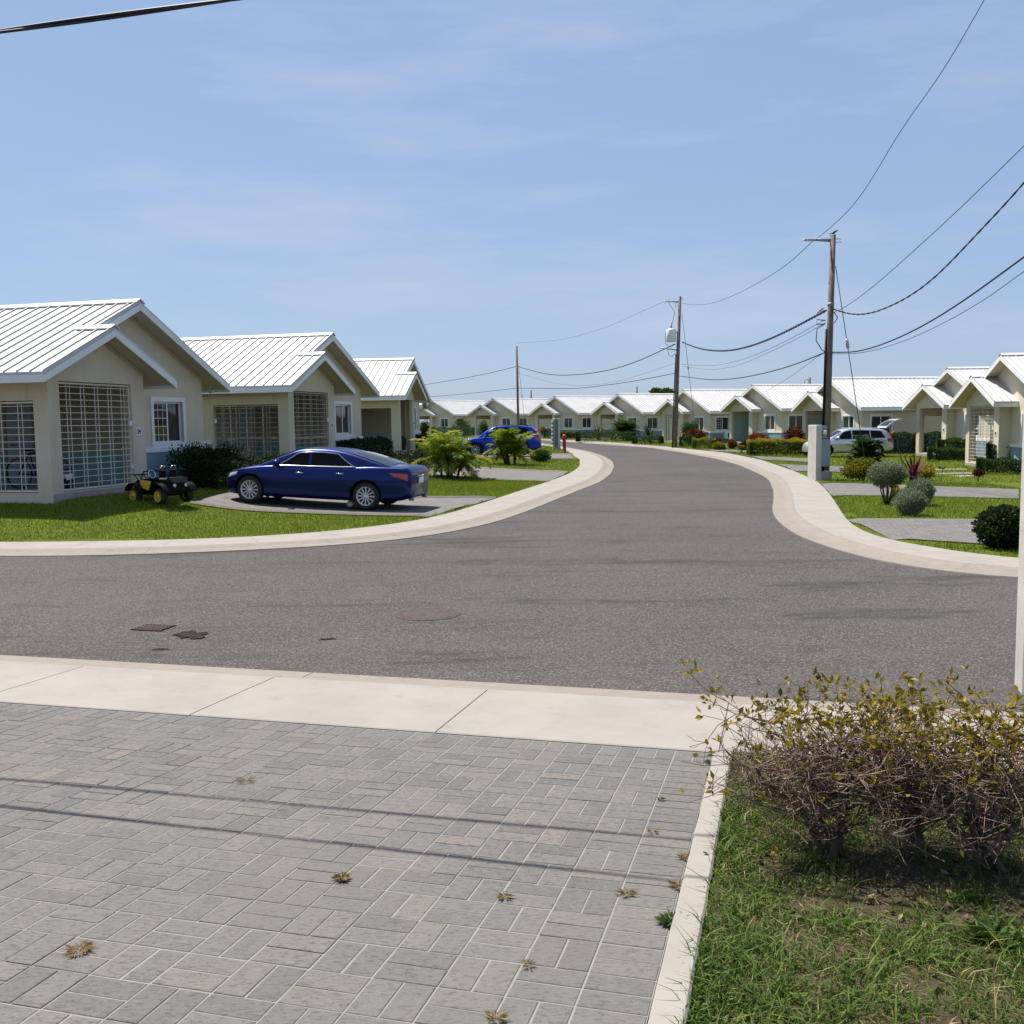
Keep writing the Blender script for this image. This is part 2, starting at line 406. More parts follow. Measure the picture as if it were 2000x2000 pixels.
def soil():
    m, nt, b = newmat('lawn_soil'); c = coords(nt)
    n1 = noise(nt, c, .9, 6, .65); n2 = noise(nt, c, 26, 5, .75); n3 = noise(nt, c, 7, 5, .7)
    g = ramp(nt, n2, [(.25, (.045, .065, .005)), (.5, (.09, .125, .011)), (.75, (.14, .175, .02))])
    g = mixc(nt, ramp(nt, n1, [(.35, (.5, .5, .5)), (.6, (0, 0, 0))]), g, (.062, .062, .016))
    g = mixc(nt, ramp(nt, n3, [(.62, (0, 0, 0)), (.74, (.6, .6, .6))]), g, (.10, .085, .045))
    nt.links.new(g, b.inputs['Base Color']); b.inputs['Roughness'].default_value = .95
    b.inputs['Specular IOR Level'].default_value = .1
    bump(nt, b, n2, .7, .03); return m
M['soil'] = soil()
def yardsoil():
    m, nt, b = newmat('dry_yard_soil'); c = coords(nt)
    n1 = noise(nt, c, 2.2, 6, .7); n2 = noise(nt, c, 60, 5, .75)
    g = ramp(nt, n2, [(.3, (.05, .034, .022)), (.7, (.15, .112, .08))])
    g = mixc(nt, ramp(nt, n1, [(.4, (.55, .55, .55)), (.62, (0, 0, 0))]), g, (.045, .055, .016))
    nt.links.new(g, b.inputs['Base Color']); b.inputs['Roughness'].default_value = .95
    b.inputs['Specular IOR Level'].default_value = .1
    bump(nt, b, n2, .9, .02); return m
M['yard'] = yardsoil()
GREEN = [(0, (.014, .032, .006)), (.5, (.038, .075, .013)), (.9, (.085, .135, .025)), (1, (.13, .17, .04))]
M['leaf'] = leafmat('hedge_leaves', GREEN)
M['darkleaf'] = leafmat('dark_leaves', [(0, (.008, .016, .005)), (.6, (.020, .038, .010)), (1, (.055, .085, .022))], .5)
M['lime'] = leafmat('yellow_green_leaves', [(0, (.04, .07, .006)), (.5, (.12, .15, .012)), (1, (.32, .29, .02))])
M['ygold'] = leafmat('gold_leaves', [(0, (.045, .065, .008)), (.5, (.19, .18, .014)), (1, (.46, .33, .025))])
M['silverleaf'] = leafmat('grey_green_leaves', [(0, (.07, .095, .05)), (.5, (.17, .21, .13)), (1, (.36, .40, .28))], .6, .45)
M['croton'] = leafmat('red_croton_leaves', [(0, (.02, .03, .008)), (.35, (.07, .018, .012)), (.75, (.22, .045, .025)), (1, (.30, .13, .03))])
M['redleaf'] = leafmat('dark_red_leaves', [(0, (.028, .008, .010)), (.6, (.08, .014, .018)), (1, (.17, .04, .035))], .6)
M['flower'] = leafmat('bush_with_flowers', [(0, (.008, .016, .006)), (.55, (.025, .045, .012)), (.9, (.05, .08, .02)), (.93, (.40, .05, .035)), (1, (.5, .22, .18))])
M['palm'] = leafmat('palm_leaflets', [(0, (.05, .11, .008)), (.4, (.14, .21, .014)), (.75, (.34, .32, .025)), (1, (.42, .22, .04))], .65, .4)
M['greenpalm'] = leafmat('green_palm_leaflets', [(0, (.014, .034, .008)), (.6, (.040, .080, .018)), (1, (.09, .14, .035))], .65, .35)
M['agave'] = leafmat('bronze_blades', [(0, (.03, .03, .012)), (.5, (.09, .07, .02)), (1, (.17, .12, .04))], .4, .15)
M['grass'] = leafmat('grass_blades', [(0, (.105, .15, .012)), (.45, (.185, .245, .020)), (.8, (.27, .30, .03)), (.93, (.16, .15, .05)), (1, (.24, .20, .10))], .6, .3)
M['yardgrass'] = leafmat('yard_grass_blades', [(0, (.045, .09, .012)), (.45, (.09, .16, .024)), (.72, (.16, .215, .04)), (.82, (.25, .20, .085)), (1, (.40, .30, .18))], .6, .3)
M['duranta'] = leafmat('yellowing_hedge_leaves', [(0, (.07, .065, .010)), (.35, (.15, .125, .012)), (.75, (.30, .23, .015)), (.9, (.46, .33, .02)), (1, (.20, .08, .02))], .45, .35)
M['weed'] = leafmat('weed_leaves', [(0, (.03, .06, .012)), (.7, (.07, .12, .025)), (1, (.12, .16, .04))], .5, .3)
M['dryweed'] = leafmat('dry_weed', [(0, (.16, .11, .06)), (.6, (.33, .23, .12)), (1, (.20, .20, .07))], .8, .35)

# ------------------------------------------------------------------ ground, road, pavements
def ground():
    xs = np.concatenate([[-3000, -900, -300, -120, -70], np.arange(-45, 60, .55), [75, 120, 300, 900, 3000]])
    ys = np.concatenate([[-900, -200, -50, -15], np.arange(-4, 62, .5), np.arange(62, 190, 1.5), [220, 320, 700, 1500, 4000]])
    X, Y = np.meshgrid(xs, ys)
    Z = HX(X.ravel(), Y.ravel(), True).reshape(X.shape)
    far = (np.abs(X) > 66) | (Y > 186)
    Z = np.where(far, BASE(Y) - .05, Z)
    Z = np.minimum(Z, np.where(Y < -4, .75, 9))
    ny, nx = X.shape
    I = np.arange(nx * ny).reshape(ny, nx)
    Fc = np.stack([I[:-1, :-1], I[:-1, 1:], I[1:, 1:], I[1:, :-1]], -1).reshape(-1, 4)
    Vt = np.stack([X, Y, Z], -1).reshape(-1, 3)
    c = Vt[Fc].mean(1); v = c[:, 0] * V[0] + c[:, 1] * V[1]
    tag(np_mesh('ground', Vt, Fc, [M['soil'], M['yard']], smooth=True, mi=(v < VS0 + .5).astype(int)), kind='structure')
ground()

def road():
    near = [uv(26, VS2), uv(-34, VS2)]
    poly = np.vstack([LA, RA, near])
    g = .4
    xs = np.arange(-32, 32, g); ys = np.arange(-1, 124, g)
    X, Y = np.meshgrid(xs, ys); x, y = X.ravel() + g / 2, Y.ravel() + g / 2
    keep = inside(poly, x, y)
    nearby = (~keep) & ((dist_line(LA, x, y) < .42) | (dist_line(RA, x, y) < .42) | (np.abs(x * V[0] + y * V[1] - VS2) < .42))
    keep |= nearby
    Vt = []; Fc = []; idx = {}
    for i in np.nonzero(keep)[0]:
        r, c = divmod(i, len(xs)); f = []
        for dr, dc in ((0, 0), (0, 1), (1, 1), (1, 0)):
            k = (r + dr, c + dc)
            if k not in idx:
                idx[k] = len(Vt); yy = ys[0] + k[0] * g; Vt.append((xs[0] + k[1] * g, yy, float(BASE(yy))))
            f.append(idx[k])
        Fc.append(f)
    tag(np_mesh('road', Vt, Fc, M['asphalt'], smooth=True), kind='structure')
road()

def pair(A, B):
    # for every point of A the matching point of B, never stepping back
    out = []; j = 0
    for p in A:
        d = np.hypot(*(B[j:j + 60] - p).T); j = j + int(np.argmin(d)); out.append(B[j])
    Q = np.array(out)
    for _ in range(3): Q[1:-1] = .25 * Q[:-2] + .5 * Q[1:-1] + .25 * Q[2:]
    return Q
def ribbon(name, A, B, prof, mats, slab=None, label=None):
    # cross-section profile: (fraction from A to B, height); slab = spacing of joints
    mb = MB(); rows = []; mi = []
    d = np.r_[0, np.cumsum(np.hypot(*np.diff(A, axis=0).T))]
    s = list(np.arange(0, d[-1], .5)); gaps = set()
    if slab:
        for g in np.arange(slab, d[-1], slab): s += [g - .004, g + .004]; gaps.add(round(g - .004, 4))
    s = sorted(s)
    def at(P, q): return np.array([np.interp(q, d, P[:, 0]), np.interp(q, d, P[:, 1])])
    for q in s:
        a, b = at(A, q), at(B, q)
        rows.append([(*(a + (b - a) * f), float(BASE((a + (b - a) * f)[1])) + h) for f, h in prof])
        mi.append(1 if round(q, 4) in gaps else 0)
    nc = len(prof)
    for i in range(len(rows) - 1):
        r0, r1 = rows[i], rows[i + 1]
        if mi[i]:
            r0 = [(p[0], p[1], p[2] - .004) for p in r0]; r1 = [(p[0], p[1], p[2] - .004) for p in r1]
        mb.add(r0 + r1, [(j, j + 1, nc + j + 1, nc + j) for j in range(nc - 1)], mi[i], False)
    return tag(mb.build(name, mats), kind='structure')
KW = .46
for nm, A, I, sgn in (('left', LA, LI, 1), ('right', RA, RI, 1)):
    K = offset_line(A, KW * sgn)
    ribbon('kerb', A, K, [(-.05, -.05), (0, .012), (.5, .02), (.62, .025), (.86, .052), (1, .058)], [M['kerb'], M['gap']], 3.0)
    I2 = pair(K, I)
    ribbon('sidewalk', K, I2, [(0, .05), (.012, .060), (.99, .066), (1.0, .063), (1.03, -.05)], [M['pave'], M['gap']], 1.5)
# pavement in front of the viewer's own drive
u0, u1 = -30.0, 22.0
A = np.array([uv(u, VS2) for u in np.arange(u0, u1, .5)]); K = np.array([uv(u, VS1) for u in np.arange(u0, u1, .5)]); I = np.array([uv(u, VS0) for u in np.arange(u0, u1, .5)])
ribbon('kerb', A, K, [(-.05, -.05), (0, .01), (.45, .02), (.55, .04), (.8, .105), (.985, .128), (1, .126)], [M['kerb'], M['gap']], 3.3)
o = ribbon('sidewalk', K, I, [(0, .10), (.006, .132), (.99, .17), (1, .165), (1.03, 0)], [M['pave'], M['gap']], 1.65)

def drape(name, poly4, nu, nv, off, mats, th=0.05):
    a, b, c, d = [np.array(p[:2]) for p in poly4]; rows = []
    for i in range(nv + 1):
        l = a + (d - a) * i / nv; r = b + (c - b) * i / nv
        q = np.array([l + (r - l) * j / nu for j in range(nu + 1)])
        z = HGT(q[:, 0], q[:, 1]) + off
        rows.append([(x, y, zz) for (x, y), zz in zip(q, z)])
    mb = MB().grid(rows, 0, True)
    return mb, rows
DRIVES = []
def drive(quad_px, label_ext=None, edge=True):
    q = [G(*p) for p in quad_px]
    if label_ext: q = label_ext(q)
    DRIVES.append(np.array([p[:2] for p in q]))
    mb, rows = drape('driveway', q, 14, 6, .022, None)
    if edge:
        for side in (rows[0], rows[-1]):
            pts = [(x, y, z + .004) for x, y, z in side]
            mb.tube(pts, .045, 4, 1, False)
    tag(mb.build('driveway', [M['drive'], M['kerb']]), kind='structure')
drive([(372, 984.5), (836, 1011.5), (968, 974.8), (470, 958)])
drive([(800, 926), (1071, 941.6), (1110, 924), (850, 907)])
drive([(930, 893), (1131, 898.5), (1119, 888.5), (950, 883)])
drive([(1672, 1033), (1735, 1056.9), (1985, 1068), (1985, 1017)][::1] if False else [(1655, 1017), (1990, 1016), (1990, 1069), (1742, 1057)], edge=False)
drive([(1603, 945.5), (1990, 957), (1990, 975.5), (1626, 970)], edge=False)
drive([(1520, 908), (1720, 915), (1720, 925), (1556, 921.5)], edge=False)
drive([(1462, 891), (1600, 897.5), (1600, 904), (1490, 899)], edge=False)
drive([(1372, 879), (1480, 880), (1480, 885), (1395, 882.5)], edge=False)

# the viewer's paved drive: separate blocks in one mesh, sand between them
BU = -.33
def near_drive():
    Vt = []; Fc = []; tone = []; mi = []
    def brick(ua, ub, va, vb):
        g = .0026 + RNG.random() * .0018; b = .002
        ua += g; ub -= g; va += g; vb -= g
        dz = RNG.normal(0, .0006); tx, ty = RNG.normal(0, .003, 2); o = len(Vt)
        uc, vc = (ua + ub) / 2, (va + vb) / 2
        for (s, h) in ((0, -.03), (0, -.0016), (b, 0)):
            for (uu, vv) in ((ua + s, va + s), (ub - s, va + s), (ub - s, vb - s), (ua + s, vb - s)):
                p = uv(uu, vv); z = .165 + .07 * (VS0 - vv) + h + dz + tx * (uu - uc) + ty * (vv - vc)
                Vt.append((p[0], p[1], z))
        for k in range(2):
            for j in range(4): Fc.append((o+4*k+j, o+4*k+(j+1) % 4, o+4*k+4+(j+1) % 4, o+4*k+4+j))
        Fc.append((o+8, o+9, o+10, o+11))
        t = float(np.clip(RNG.beta(2, 2.2), 0, 1)); tone.extend([t] * 9)
    # header course along the edge strip, then basket-woven pairs
    v = VS0 - .02
    # soldier course next to the pavement
    us = np.arange(BU, -7.2, -.102)
    for a in us: brick(a - .102, a, v - .2, v)
    k = 0
    vv = v - .2
    while vv > .6:
        brick(BU - .204, BU, vv - .102, vv); vv -= .102
    col = 0; a = BU - .204
    while a > -7.2:
        vv = v - .2 - (0 if col % 2 == 0 else .0); row = 0
        while vv > .6:
            if (row + col) % 2 == 0:
                brick(a - .204, a, vv - .102, vv); brick(a - .204, a, vv - .204, vv - .102)
            else:
                brick(a - .204, a - .102, vv - .204, vv); brick(a - .102, a, vv - .204, vv)
            vv -= .204; row += 1
        a -= .204; col += 1
    n = len(Vt)
    for (uu, w) in ((-7.3, VS0 - .01), (BU, VS0 - .01), (BU, .5), (-7.3, .5)):
        p = uv(uu, w); Vt.append((p[0], p[1], .165 + .07 * (VS0 - w) - .0026))
    Fc.append((n, n+3, n+2, n+1)); tone.append(.5)
    mi = [0] * (len(Fc) - 1) + [1]
    tag(np_mesh('driveway', Vt, Fc, [M['paver'], M['sand']], tone=tone, mi=mi), kind='structure')
near_drive()
def edge_strip():
    mb = MB()
    vs = np.arange(.5, VS0 - .01, .12)
    rows = []
    for w in vs:
        z = .165 + .07 * (VS0 - w); jit = RNG.normal(0, .0009, 2)
        rows.append([(*uv(BU + uo + (jit[0] if uo < .05 else jit[1]), w), z + h) for uo, h in ((.006, -.05), (.006, .014), (.014, .022), (.098, .024), (.106, .016), (.106, -.05))])
    mb.grid(rows, 0, False, flip=True)
    tag(mb.build('kerb', M['pave']), kind='structure')
edge_strip()

# ------------------------------------------------------------------ grass
def blades(name, x, y, z, h, w, lean, matl, tone, seg=2):
    n = len(x); a = RNG.uniform(0, 2 * np.pi, n); l = RNG.uniform(0, 1, n) * lean * h
    la = RNG.uniform(0, 2 * np.pi, n)
    dx, dy = np.cos(a) * w, np.sin(a) * w; lx, ly = np.cos(la) * l, np.sin(la) * l
    if seg == 1:
        Vt = np.stack([np.stack([x - dx, y - dy, z - .01], 1), np.stack([x + dx, y + dy, z - .01], 1), np.stack([x + lx, y + ly, z + h], 1)], 1).reshape(-1, 3)
        Fc = np.arange(3 * n).reshape(n, 3)
        return tag(np_mesh(name, Vt, Fc, matl, tone=tone), kind='stuff')
    hm = h * .62
    Vt = np.stack([np.stack([x - dx, y - dy, z - .01], 1), np.stack([x + dx, y + dy, z - .01], 1),
                   np.stack([x + dx * .8 + lx * .4, y + dy * .8 + ly * .4, z + hm], 1), np.stack([x - dx * .8 + lx * .4, y - dy * .8 + ly * .4, z + hm], 1),
                   np.stack([x + lx * 1.1 + dx * .15, y + ly * 1.1 + dy * .15, z + h * .95], 1), np.stack([x + lx * 1.1 - dx * .15, y + ly * 1.1 - dy * .15, z + h * .95], 1)], 1).reshape(-1, 3)
    i = np.arange(n)[:, None] * 6
    Fc = np.concatenate([i + np.array([[0, 1, 2, 3]]), i + np.array([[3, 2, 4, 5]])], 0)
    return tag(np_mesh(name, Vt, Fc, matl, tone=np.r_[tone, tone]), kind='stuff')
def patch(x, y, f, seed=0):
    # smooth 0..1 blotches over the plane
    r = np.random.default_rng(seed); s = np.zeros_like(x)
    for k in range(7):
        a, b, c = r.normal(0, f, 3); s += np.sin(a * x + b * y + c * 9) * np.cos(b * x - a * y + c)
    return np.clip(.5 + s / 5, 0, 1)
def lawn_near():
    n = 165000
    u = RNG.uniform(-.23, 3.6, n); v = 1.2 + (VS0 - 1.2) * RNG.random(n) ** 1.0
    x = u * U[0] + v * V[0]; y = u * U[1] + v * V[1]
    p = patch(x, y, 5.0, 3) * .6 + patch(x, y, 14., 5) * .4
    hedge = np.exp(-((v - 3.9) / .45) ** 2) * .45 * (u > .3)
    edge = np.clip(1 - (u + .23) / .3, 0, 1) * .5
    keep = RNG.random(n) < np.clip(1.9 * (p - .10 - hedge + edge), .14, 1)
    x, y, v, p = x[keep], y[keep], v[keep], p[keep]
    z = .17 + .07 * (VS0 - v)
    h = RNG.gamma(4, .0062, len(x)) * (.6 + .7 * p)
    tone = np.clip(RNG.beta(2.0, 2.2, len(x)) + (.5 - p) * .5, 0, 1)
    blades('grass', x, y, z, h, RNG.uniform(.0016, .0036, len(x)), 2.3, M['yardgrass'], tone)
lawn_near()
def lawn_far(name, poly, x0, x1, y0, y1, dens, hh, seed, bald=.0):
    n = int((x1 - x0) * (y1 - y0) * dens)
    x = RNG.uniform(x0, x1, n); y = RNG.uniform(y0, y1, n)
    k = inside(poly, x, y)
    for q in DRIVES: k &= ~inside(q, x, y)
    k &= np.abs(x) < .56 * y + 1
    k &= RNG.random(n) < np.clip(1.2 - y / 75, .25, 1)
    x, y = x[k], y[k]; z = HGT(x, y); p = patch(x, y, 1.3, seed)
    kk = RNG.random(len(x)) > bald * (1 - p); x, y, z, p = x[kk], y[kk], z[kk], p[kk]
    h = hh * RNG.uniform(.5, 1.35, len(x)) * (1 + y / 60)
    w = .004 + y * .00022
    tone = np.clip(RNG.beta(2, 2.6, len(x)) + (.5 - p) * .25, 0, 1)
    blades(name, x, y, z, h, w, 1.0, M['grass'], tone, 1)
lawn_far('grass', LPOLY, -14, 4, 16, 34, 900, .035, 11)
lawn_far('grass', LPOLY, -8, 4, 34, 82, 200, .05, 12)
lawn_far('grass', RPOLY, 5, 14, 13, 30, 800, .035, 13, .3)
lawn_far('grass', RPOLY, 8, 30, 30, 80, 130, .05, 14, .3)

# ------------------------------------------------------------------ houses: porch gable in front of a larger gable, seamed white metal roofs
HW, HR, HP, HO, HF, HE, HM, FH, HL = 6.43, .45, 3.22, .637, .47, 2.40, .463, .19, 8.6
def zt(y): return HE + FH + HM * (y + HO)
def ztn(y, ridge): return zt(y) if y <= ridge else zt(2 * ridge - y)
def wallrect(mb, O, A, Nn, L, z0, z1, holes=(), t=.15, mi=0):
    # wall of length L along A, outer face at O, outward normal Nn, openings cut clean through
    O, A, Nn = Vector(O), Vector(A), Vector(Nn)
    xs = sorted({0, L} | {h[0] for h in holes} | {h[1] for h in holes}); zs = sorted({z0, z1} | {h[2] for h in holes} | {h[3] for h in holes})
    def P(a, z, d): return O + A * a - Nn * d + Vector((0, 0, z))
    flip = A.cross(Vector((0, 0, 1))).dot(Nn) < 0
    def q(p):
        mb.add(p if not flip else p[::-1], [(0, 1, 2, 3)], mi)
    for a0, a1 in zip(xs[:-1], xs[1:]):
        for c0, c1 in zip(zs[:-1], zs[1:]):
            if any(h[0] <= a0 + 1e-6 and h[1] >= a1 - 1e-6 and h[2] <= c0 + 1e-6 and h[3] >= c1 - 1e-6 for h in holes): continue
            q([P(a0, c0, 0), P(a1, c0, 0), P(a1, c1, 0), P(a0, c1, 0)])
            q([P(a1, c0, t), P(a0, c0, t), P(a0, c1, t), P(a1, c1, t)])
    for h in holes:
        a0, a1, c0, c1 = h
        q([P(a0, c0, 0), P(a0, c1, 0), P(a0, c1, t), P(a0, c0, t)]); q([P(a1, c1, 0), P(a1, c0, 0), P(a1, c0, t), P(a1, c1, t)])
        q([P(a1, c0, 0), P(a0, c0, 0), P(a0, c0, t), P(a1, c0, t)]); q([P(a0, c1, 0), P(a1, c1, 0), P(a1, c1, t), P(a0, c1, t)])
    q([P(0, z0, 0), P(0, z1, 0), P(0, z1, t), P(0, z0, t)]); q([P(L, z1, 0), P(L, z0, 0), P(L, z0, t), P(L, z1, t)])
def gable(mb, x, y0, y1, zb, ridge, t=.15, drop=.1, mi=0):
    pts = [(y0, zb), (y1, zb)]
    if y1 > ridge: pts += [(y1, ztn(y1, ridge) - drop)]
    else: pts += [(y1, ztn(y1, ridge) - drop)]
    if y0 < ridge < y1: pts += [(ridge, zt(ridge) - drop)]
    pts += [(y0, ztn(y0, ridge) - drop)]
    n = len(pts)
    v = [(x, a, b) for a, b in pts] + [(x - t, a, b) for a, b in pts]
    mb.add(v, [tuple(range(n)), tuple(range(n, 2*n))[::-1]] + [(i, n+i, n+(i+1) % n, (i+1) % n) for i in range(n)], mi)
def window(parent, O, A, Nn, w, z0, z1, pane='glass', bars=False, casing=.11):
    # casing, two sliding sashes, dark panes; returned part carries its panes
    O, A, Nn = Vector(O), Vector(A), Vector(Nn); Z = Vector((0, 0, 1))
    Mx = Matrix.Identity(4)
    for i in range(3): Mx[i][0], Mx[i][1], Mx[i][2], Mx[i][3] = A[i], Nn[i], Z[i], O[i]
    mb = MB()
    def b(a0, a1, d0, d1, c0, c1): mb.box(a0, a1, d0, d1, c0, c1, 0, Mx)
    c = casing
    b(-c, 0, -.02, .03, z0 - c, z1 + c); b(w, w + c, -.02, .03, z0 - c, z1 + c); b(0, w, -.02, .03, z1, z1 + c); b(0, w, -.02, .03, z0 - c, z0)
    f = .045
    for (a0, a1, dd) in ((0, w / 2 + f / 2, -.06), (w / 2 - f / 2, w, -.10)):
        b(a0, a0 + f, dd, dd + .035, z0, z1); b(a1 - f, a1, dd, dd + .035, z0, z1)
        b(a0 + f, a1 - f, dd, dd + .035, z1 - f, z1); b(a0 + f, a1 - f, dd, dd + .035, z0, z0 + f)
    o = mb.build('window', M['white'], parent)
    for (a0, a1, dd) in ((f, w / 2 - f / 2, -.05), (w / 2 + f / 2, w - f, -.09)):
        p = MB().box(a0, a1, dd, dd + .006, z0 + f, z1 - f, 0, Mx).build('pane', M[pane], o)
    if bars:
        g = MB()
        for k in range(1, 5):
            zz = z0 + (z1 - z0) * k / 5; g.box(f, w / 2 - f, -.043, -.035, zz - .01, zz + .01, 0, Mx)
        for k in (1, 2):
            aa = f + (w / 2 - f) * k / 3; g.box(aa - .008, aa + .008, -.0345, -.028, z0 + f, z1 - f, 0, Mx)
        g.build('window_bars', M['bars'], o)
    return o
def grille(parent, O, A, Nn, w, z0, z1, npairs, pitch, m, panels=0, gap=.055, pts=None):
    O, A, Nn = Vector(O), Vector(A), Vector(Nn); Mx = Matrix.Identity(4); Z = Vector((0, 0, 1))
    for i in range(3): Mx[i][0], Mx[i][1], Mx[i][2], Mx[i][3] = A[i], Nn[i], Z[i], O[i]
    mb = MB(); t = .0065; D = -.05
    xs = []
    for k in range(npairs):
        c = w * (k + .72) / (npairs + .3); xs += [c - gap, c + gap]
    for x in xs: mb.box(x - t, x + t, D - t, D + t, z0 + .02, z1 - .02, 0, Mx)
    z = z1 - .09
    while z > z0 + .03:
        mb.box(.01, w - .01, D + .0075, D + .0185, z - t, z + t, 0, Mx); z -= pitch
    o = mb.build('gate', m, parent)
    fr = MB(); s = .018
    for zz in (z0, z1 - .036): fr.box(.036, w - .036, D - .03, D - .0085, zz, zz + .036, 0, Mx)
    for a0, a1, c0, c1 in ((.0, .036, z0, z1), (w - .036, w, z0, z1)):
        fr.box(a0, a1, D - .03, D - .0085, c0, c1, 0, Mx)
    for k in range(1, panels):
        a = w * k / panels; fr.box(a - .02, a + .02, D - .03, D - .0085, z0, z1, 0, Mx)
    if panels:
        for zz in (z0 + .85,): fr.box(.037, w - .037, D - .045, D - .0305, zz - .02, zz + .02, 0, Mx)
    fr.build('gate_frame', m, o)
    lk = MB().bbox(w - .12, w - .03, D + .02, D + .07, z0 + 1.32, z0 + 1.45, .01, 0, Mx)
    lk2 = MB().bbox(w - .11, w - .04, D + .02, D + .06, z0 + .35, z0 + .45, .008, 0, Mx)
    lk.build('lock_box', M['white'], o); lk2.build('lock_box', M['white'], o)
    return o
def text_mesh(s, size, ext=.004):
    cu = bpy.data.curves.new('t', 'FONT'); cu.body = s; cu.size = size; cu.extrude = ext; cu.align_x = 'CENTER'; cu.align_y = 'CENTER'; cu.offset = .002
    o = bpy.data.objects.new('t', cu); COL.objects.link(o)
    me = bpy.data.meshes.new_from_object(o.evaluated_get(bpy.context.evaluated_depsgraph_get()))
    bpy.data.objects.remove(o); return me

def house(X, Y, yaw, z, label, front='open', side='open', num=None, pane='glass', bars=False, panel=None, ac=False, full=True, inner_blue='teal'):
    h = thing('house', label, 'house', (X, Y, z), yaw, 'row of cream bungalows with white metal roofs')
    xb = -HR - HL
    # --- walls
    w = MB(); zl = zt(0) - .1
    sill = .16
    side_holes = [(.35, 2.55, sill, 2.05)]
    wallrect(w, (0, 0, 0), (-1, 0, 0), (0, -1, 0), -xb, -.6, zl, side_holes)
    wallrect(w, (0, .15, 0), (0, 1, 0), (1, 0, 0), HP - .15, -.6, 2.5, [(.2, 2.6, sill, 2.45)])
    gable(w, 0, .15, HP, 2.5, HP / 2)
    wallrect(w, (-.15, HP, 0), (-1, 0, 0), (0, 1, 0), HR - .15, -.6, zl)
    wy0, wy1 = 4.22, 5.48
    wallrect(w, (-HR, HP, 0), (0, 1, 0), (1, 0, 0), HW - HP, -.6, 2.5, [(wy0 - HP, wy1 - HP, 1.08, 2.10)])
    gable(w, -HR, .0, HW, 2.5, HW / 2)
    sx0, sx1 = HR + .55, HR + 1.75
    wallrect(w, (-HR - .15, HW, 0), (-1, 0, 0), (0, 1, 0), -xb - HR - .15, -.6, zl, [(sx0 - HR - .15, sx1 - HR - .15, 1.08, 2.10)])
    wallrect(w, (xb, .15, 0), (0, 1, 0), (-1, 0, 0), HW - .30, -.6, 2.6)
    gable(w, xb + .15, 0.15, HW - .15, 2.6, HW / 2)
    w.build('wall', M['wall'], h)
    # --- porch inside
    p = MB()
    wallrect(p, (-3.0, .15, 0), (0, 1, 0), (1, 0, 0), HP - .15, .15, 2.75, t=.1)
    wallrect(p, (-3.0, HP - .001, 0), (1, 0, 0), (0, -1, 0), 3.0 - HR - .002, .15, 2.75, t=.1)
    p.box(-3.0, -.16, .16, HP - .12, 2.72, 2.76)
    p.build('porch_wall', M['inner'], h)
    MB().bbox(-2.99, .02, .03, HP - .02, -.35, .15, .012).build('porch_floor', M['slab'], h)
    MB().box(-2.998, -2.985, .16, 2.18, .155, .88).build('porch_dado', M[inner_blue], h)
    MB().box(-2.95, -HR - .17, HP - .015, HP - .002, .155, .88).build('porch_dado', M[inner_blue], h)
    d = MB().bbox(-2.985, -2.94, 2.22, 3.02, .16, 2.15, .006).build('door', M['door'], h)
    MB().tube([(-2.93, 2.30, 1.1), (-2.88, 2.30, 1.1), (-2.88, 2.42, 1.1)], .012, 6).build('door_handle', M['black'], d)
    window(h, (-2.998, 1.30, 0), (0, 1, 0), (1, 0, 0), .75, 1.0, 2.05, 'glass', casing=.06)
    # --- painted dado and ledge
    for nm, t, c0, c1, mm in (('dado', .016, -.4, .86, 'blue'), ('ledge', .045, .86, .975, 'white')):
        MB().box(-HR, -HR + t, HP + .001, HW + t, c0, c1).build(nm, M[mm], h)
        MB().box(xb + .01, -HR, HW, HW + t, c0, c1).build(nm, M[mm], h)
        MB().box(xb + .01, -2.62, -t, 0, c0, c1).build(nm, M[mm], h)
    window(h, (-HR, wy0, 0), (0, 1, 0), (1, 0, 0), wy1 - wy0, 1.08, 2.10, pane, bars)
    window(h, (-sx0, HW, 0), (-1, 0, 0), (0, 1, 0), sx1 - sx0, 1.08, 2.10, pane, bars)
    # --- roof
    r = MB(); s = MB(); rt = .05
    xe = xb - .3
    near = [(xe, -HO), (HF, -HO), (HF, HP / 2), (-HR + HF, HP / 2), (-HR + HF, HW / 2), (xe, HW / 2)]
    far = [(xe, HW / 2), (-HR + HF, HW / 2), (-HR + HF, HW + HO), (xe, HW + HO)]
    pf = [(-HR + .001, HP / 2), (HF, HP / 2), (HF, HP + HO), (-HR + .001, HP + HO)]
    fn = lambda x, y: zt(y); ff = lambda x, y: zt(HW - y); fp = lambda x, y: zt(HP - y)
    for poly, f in ((near, fn), (far, ff), (pf, fp)):
        r.prism(poly, lambda x, y, f=f: f(x, y) - rt, f)
    def ins(poly, e=.03):
        cx = (poly[0][0] + poly[1][0]) / 2; out = []
        for x, y in poly:
            out.append((x - e if x > xe + .5 and x > -HR + .1 else (x + e if x < xe + .5 else x), y + e if y < 0 else (y - e if y > HP + .2 and y > HW / 2 + .2 or abs(y - HP - HO) < .01 else y)))
        return out
    for poly, f in ((near, fn), (far, ff), (pf, fp)):
        s.prism(ins(poly), lambda x, y, f=f: f(x, y) - .15, lambda x, y, f=f: f(x, y) - .055)
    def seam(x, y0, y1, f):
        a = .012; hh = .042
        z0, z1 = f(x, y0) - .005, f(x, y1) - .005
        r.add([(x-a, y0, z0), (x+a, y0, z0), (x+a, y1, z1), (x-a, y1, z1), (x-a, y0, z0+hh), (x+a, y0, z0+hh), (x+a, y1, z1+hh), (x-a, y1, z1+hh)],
              [(4,5,6,7), (0,1,5,4), (1,2,6,5), (2,3,7,6), (3,0,4,7)], 1)
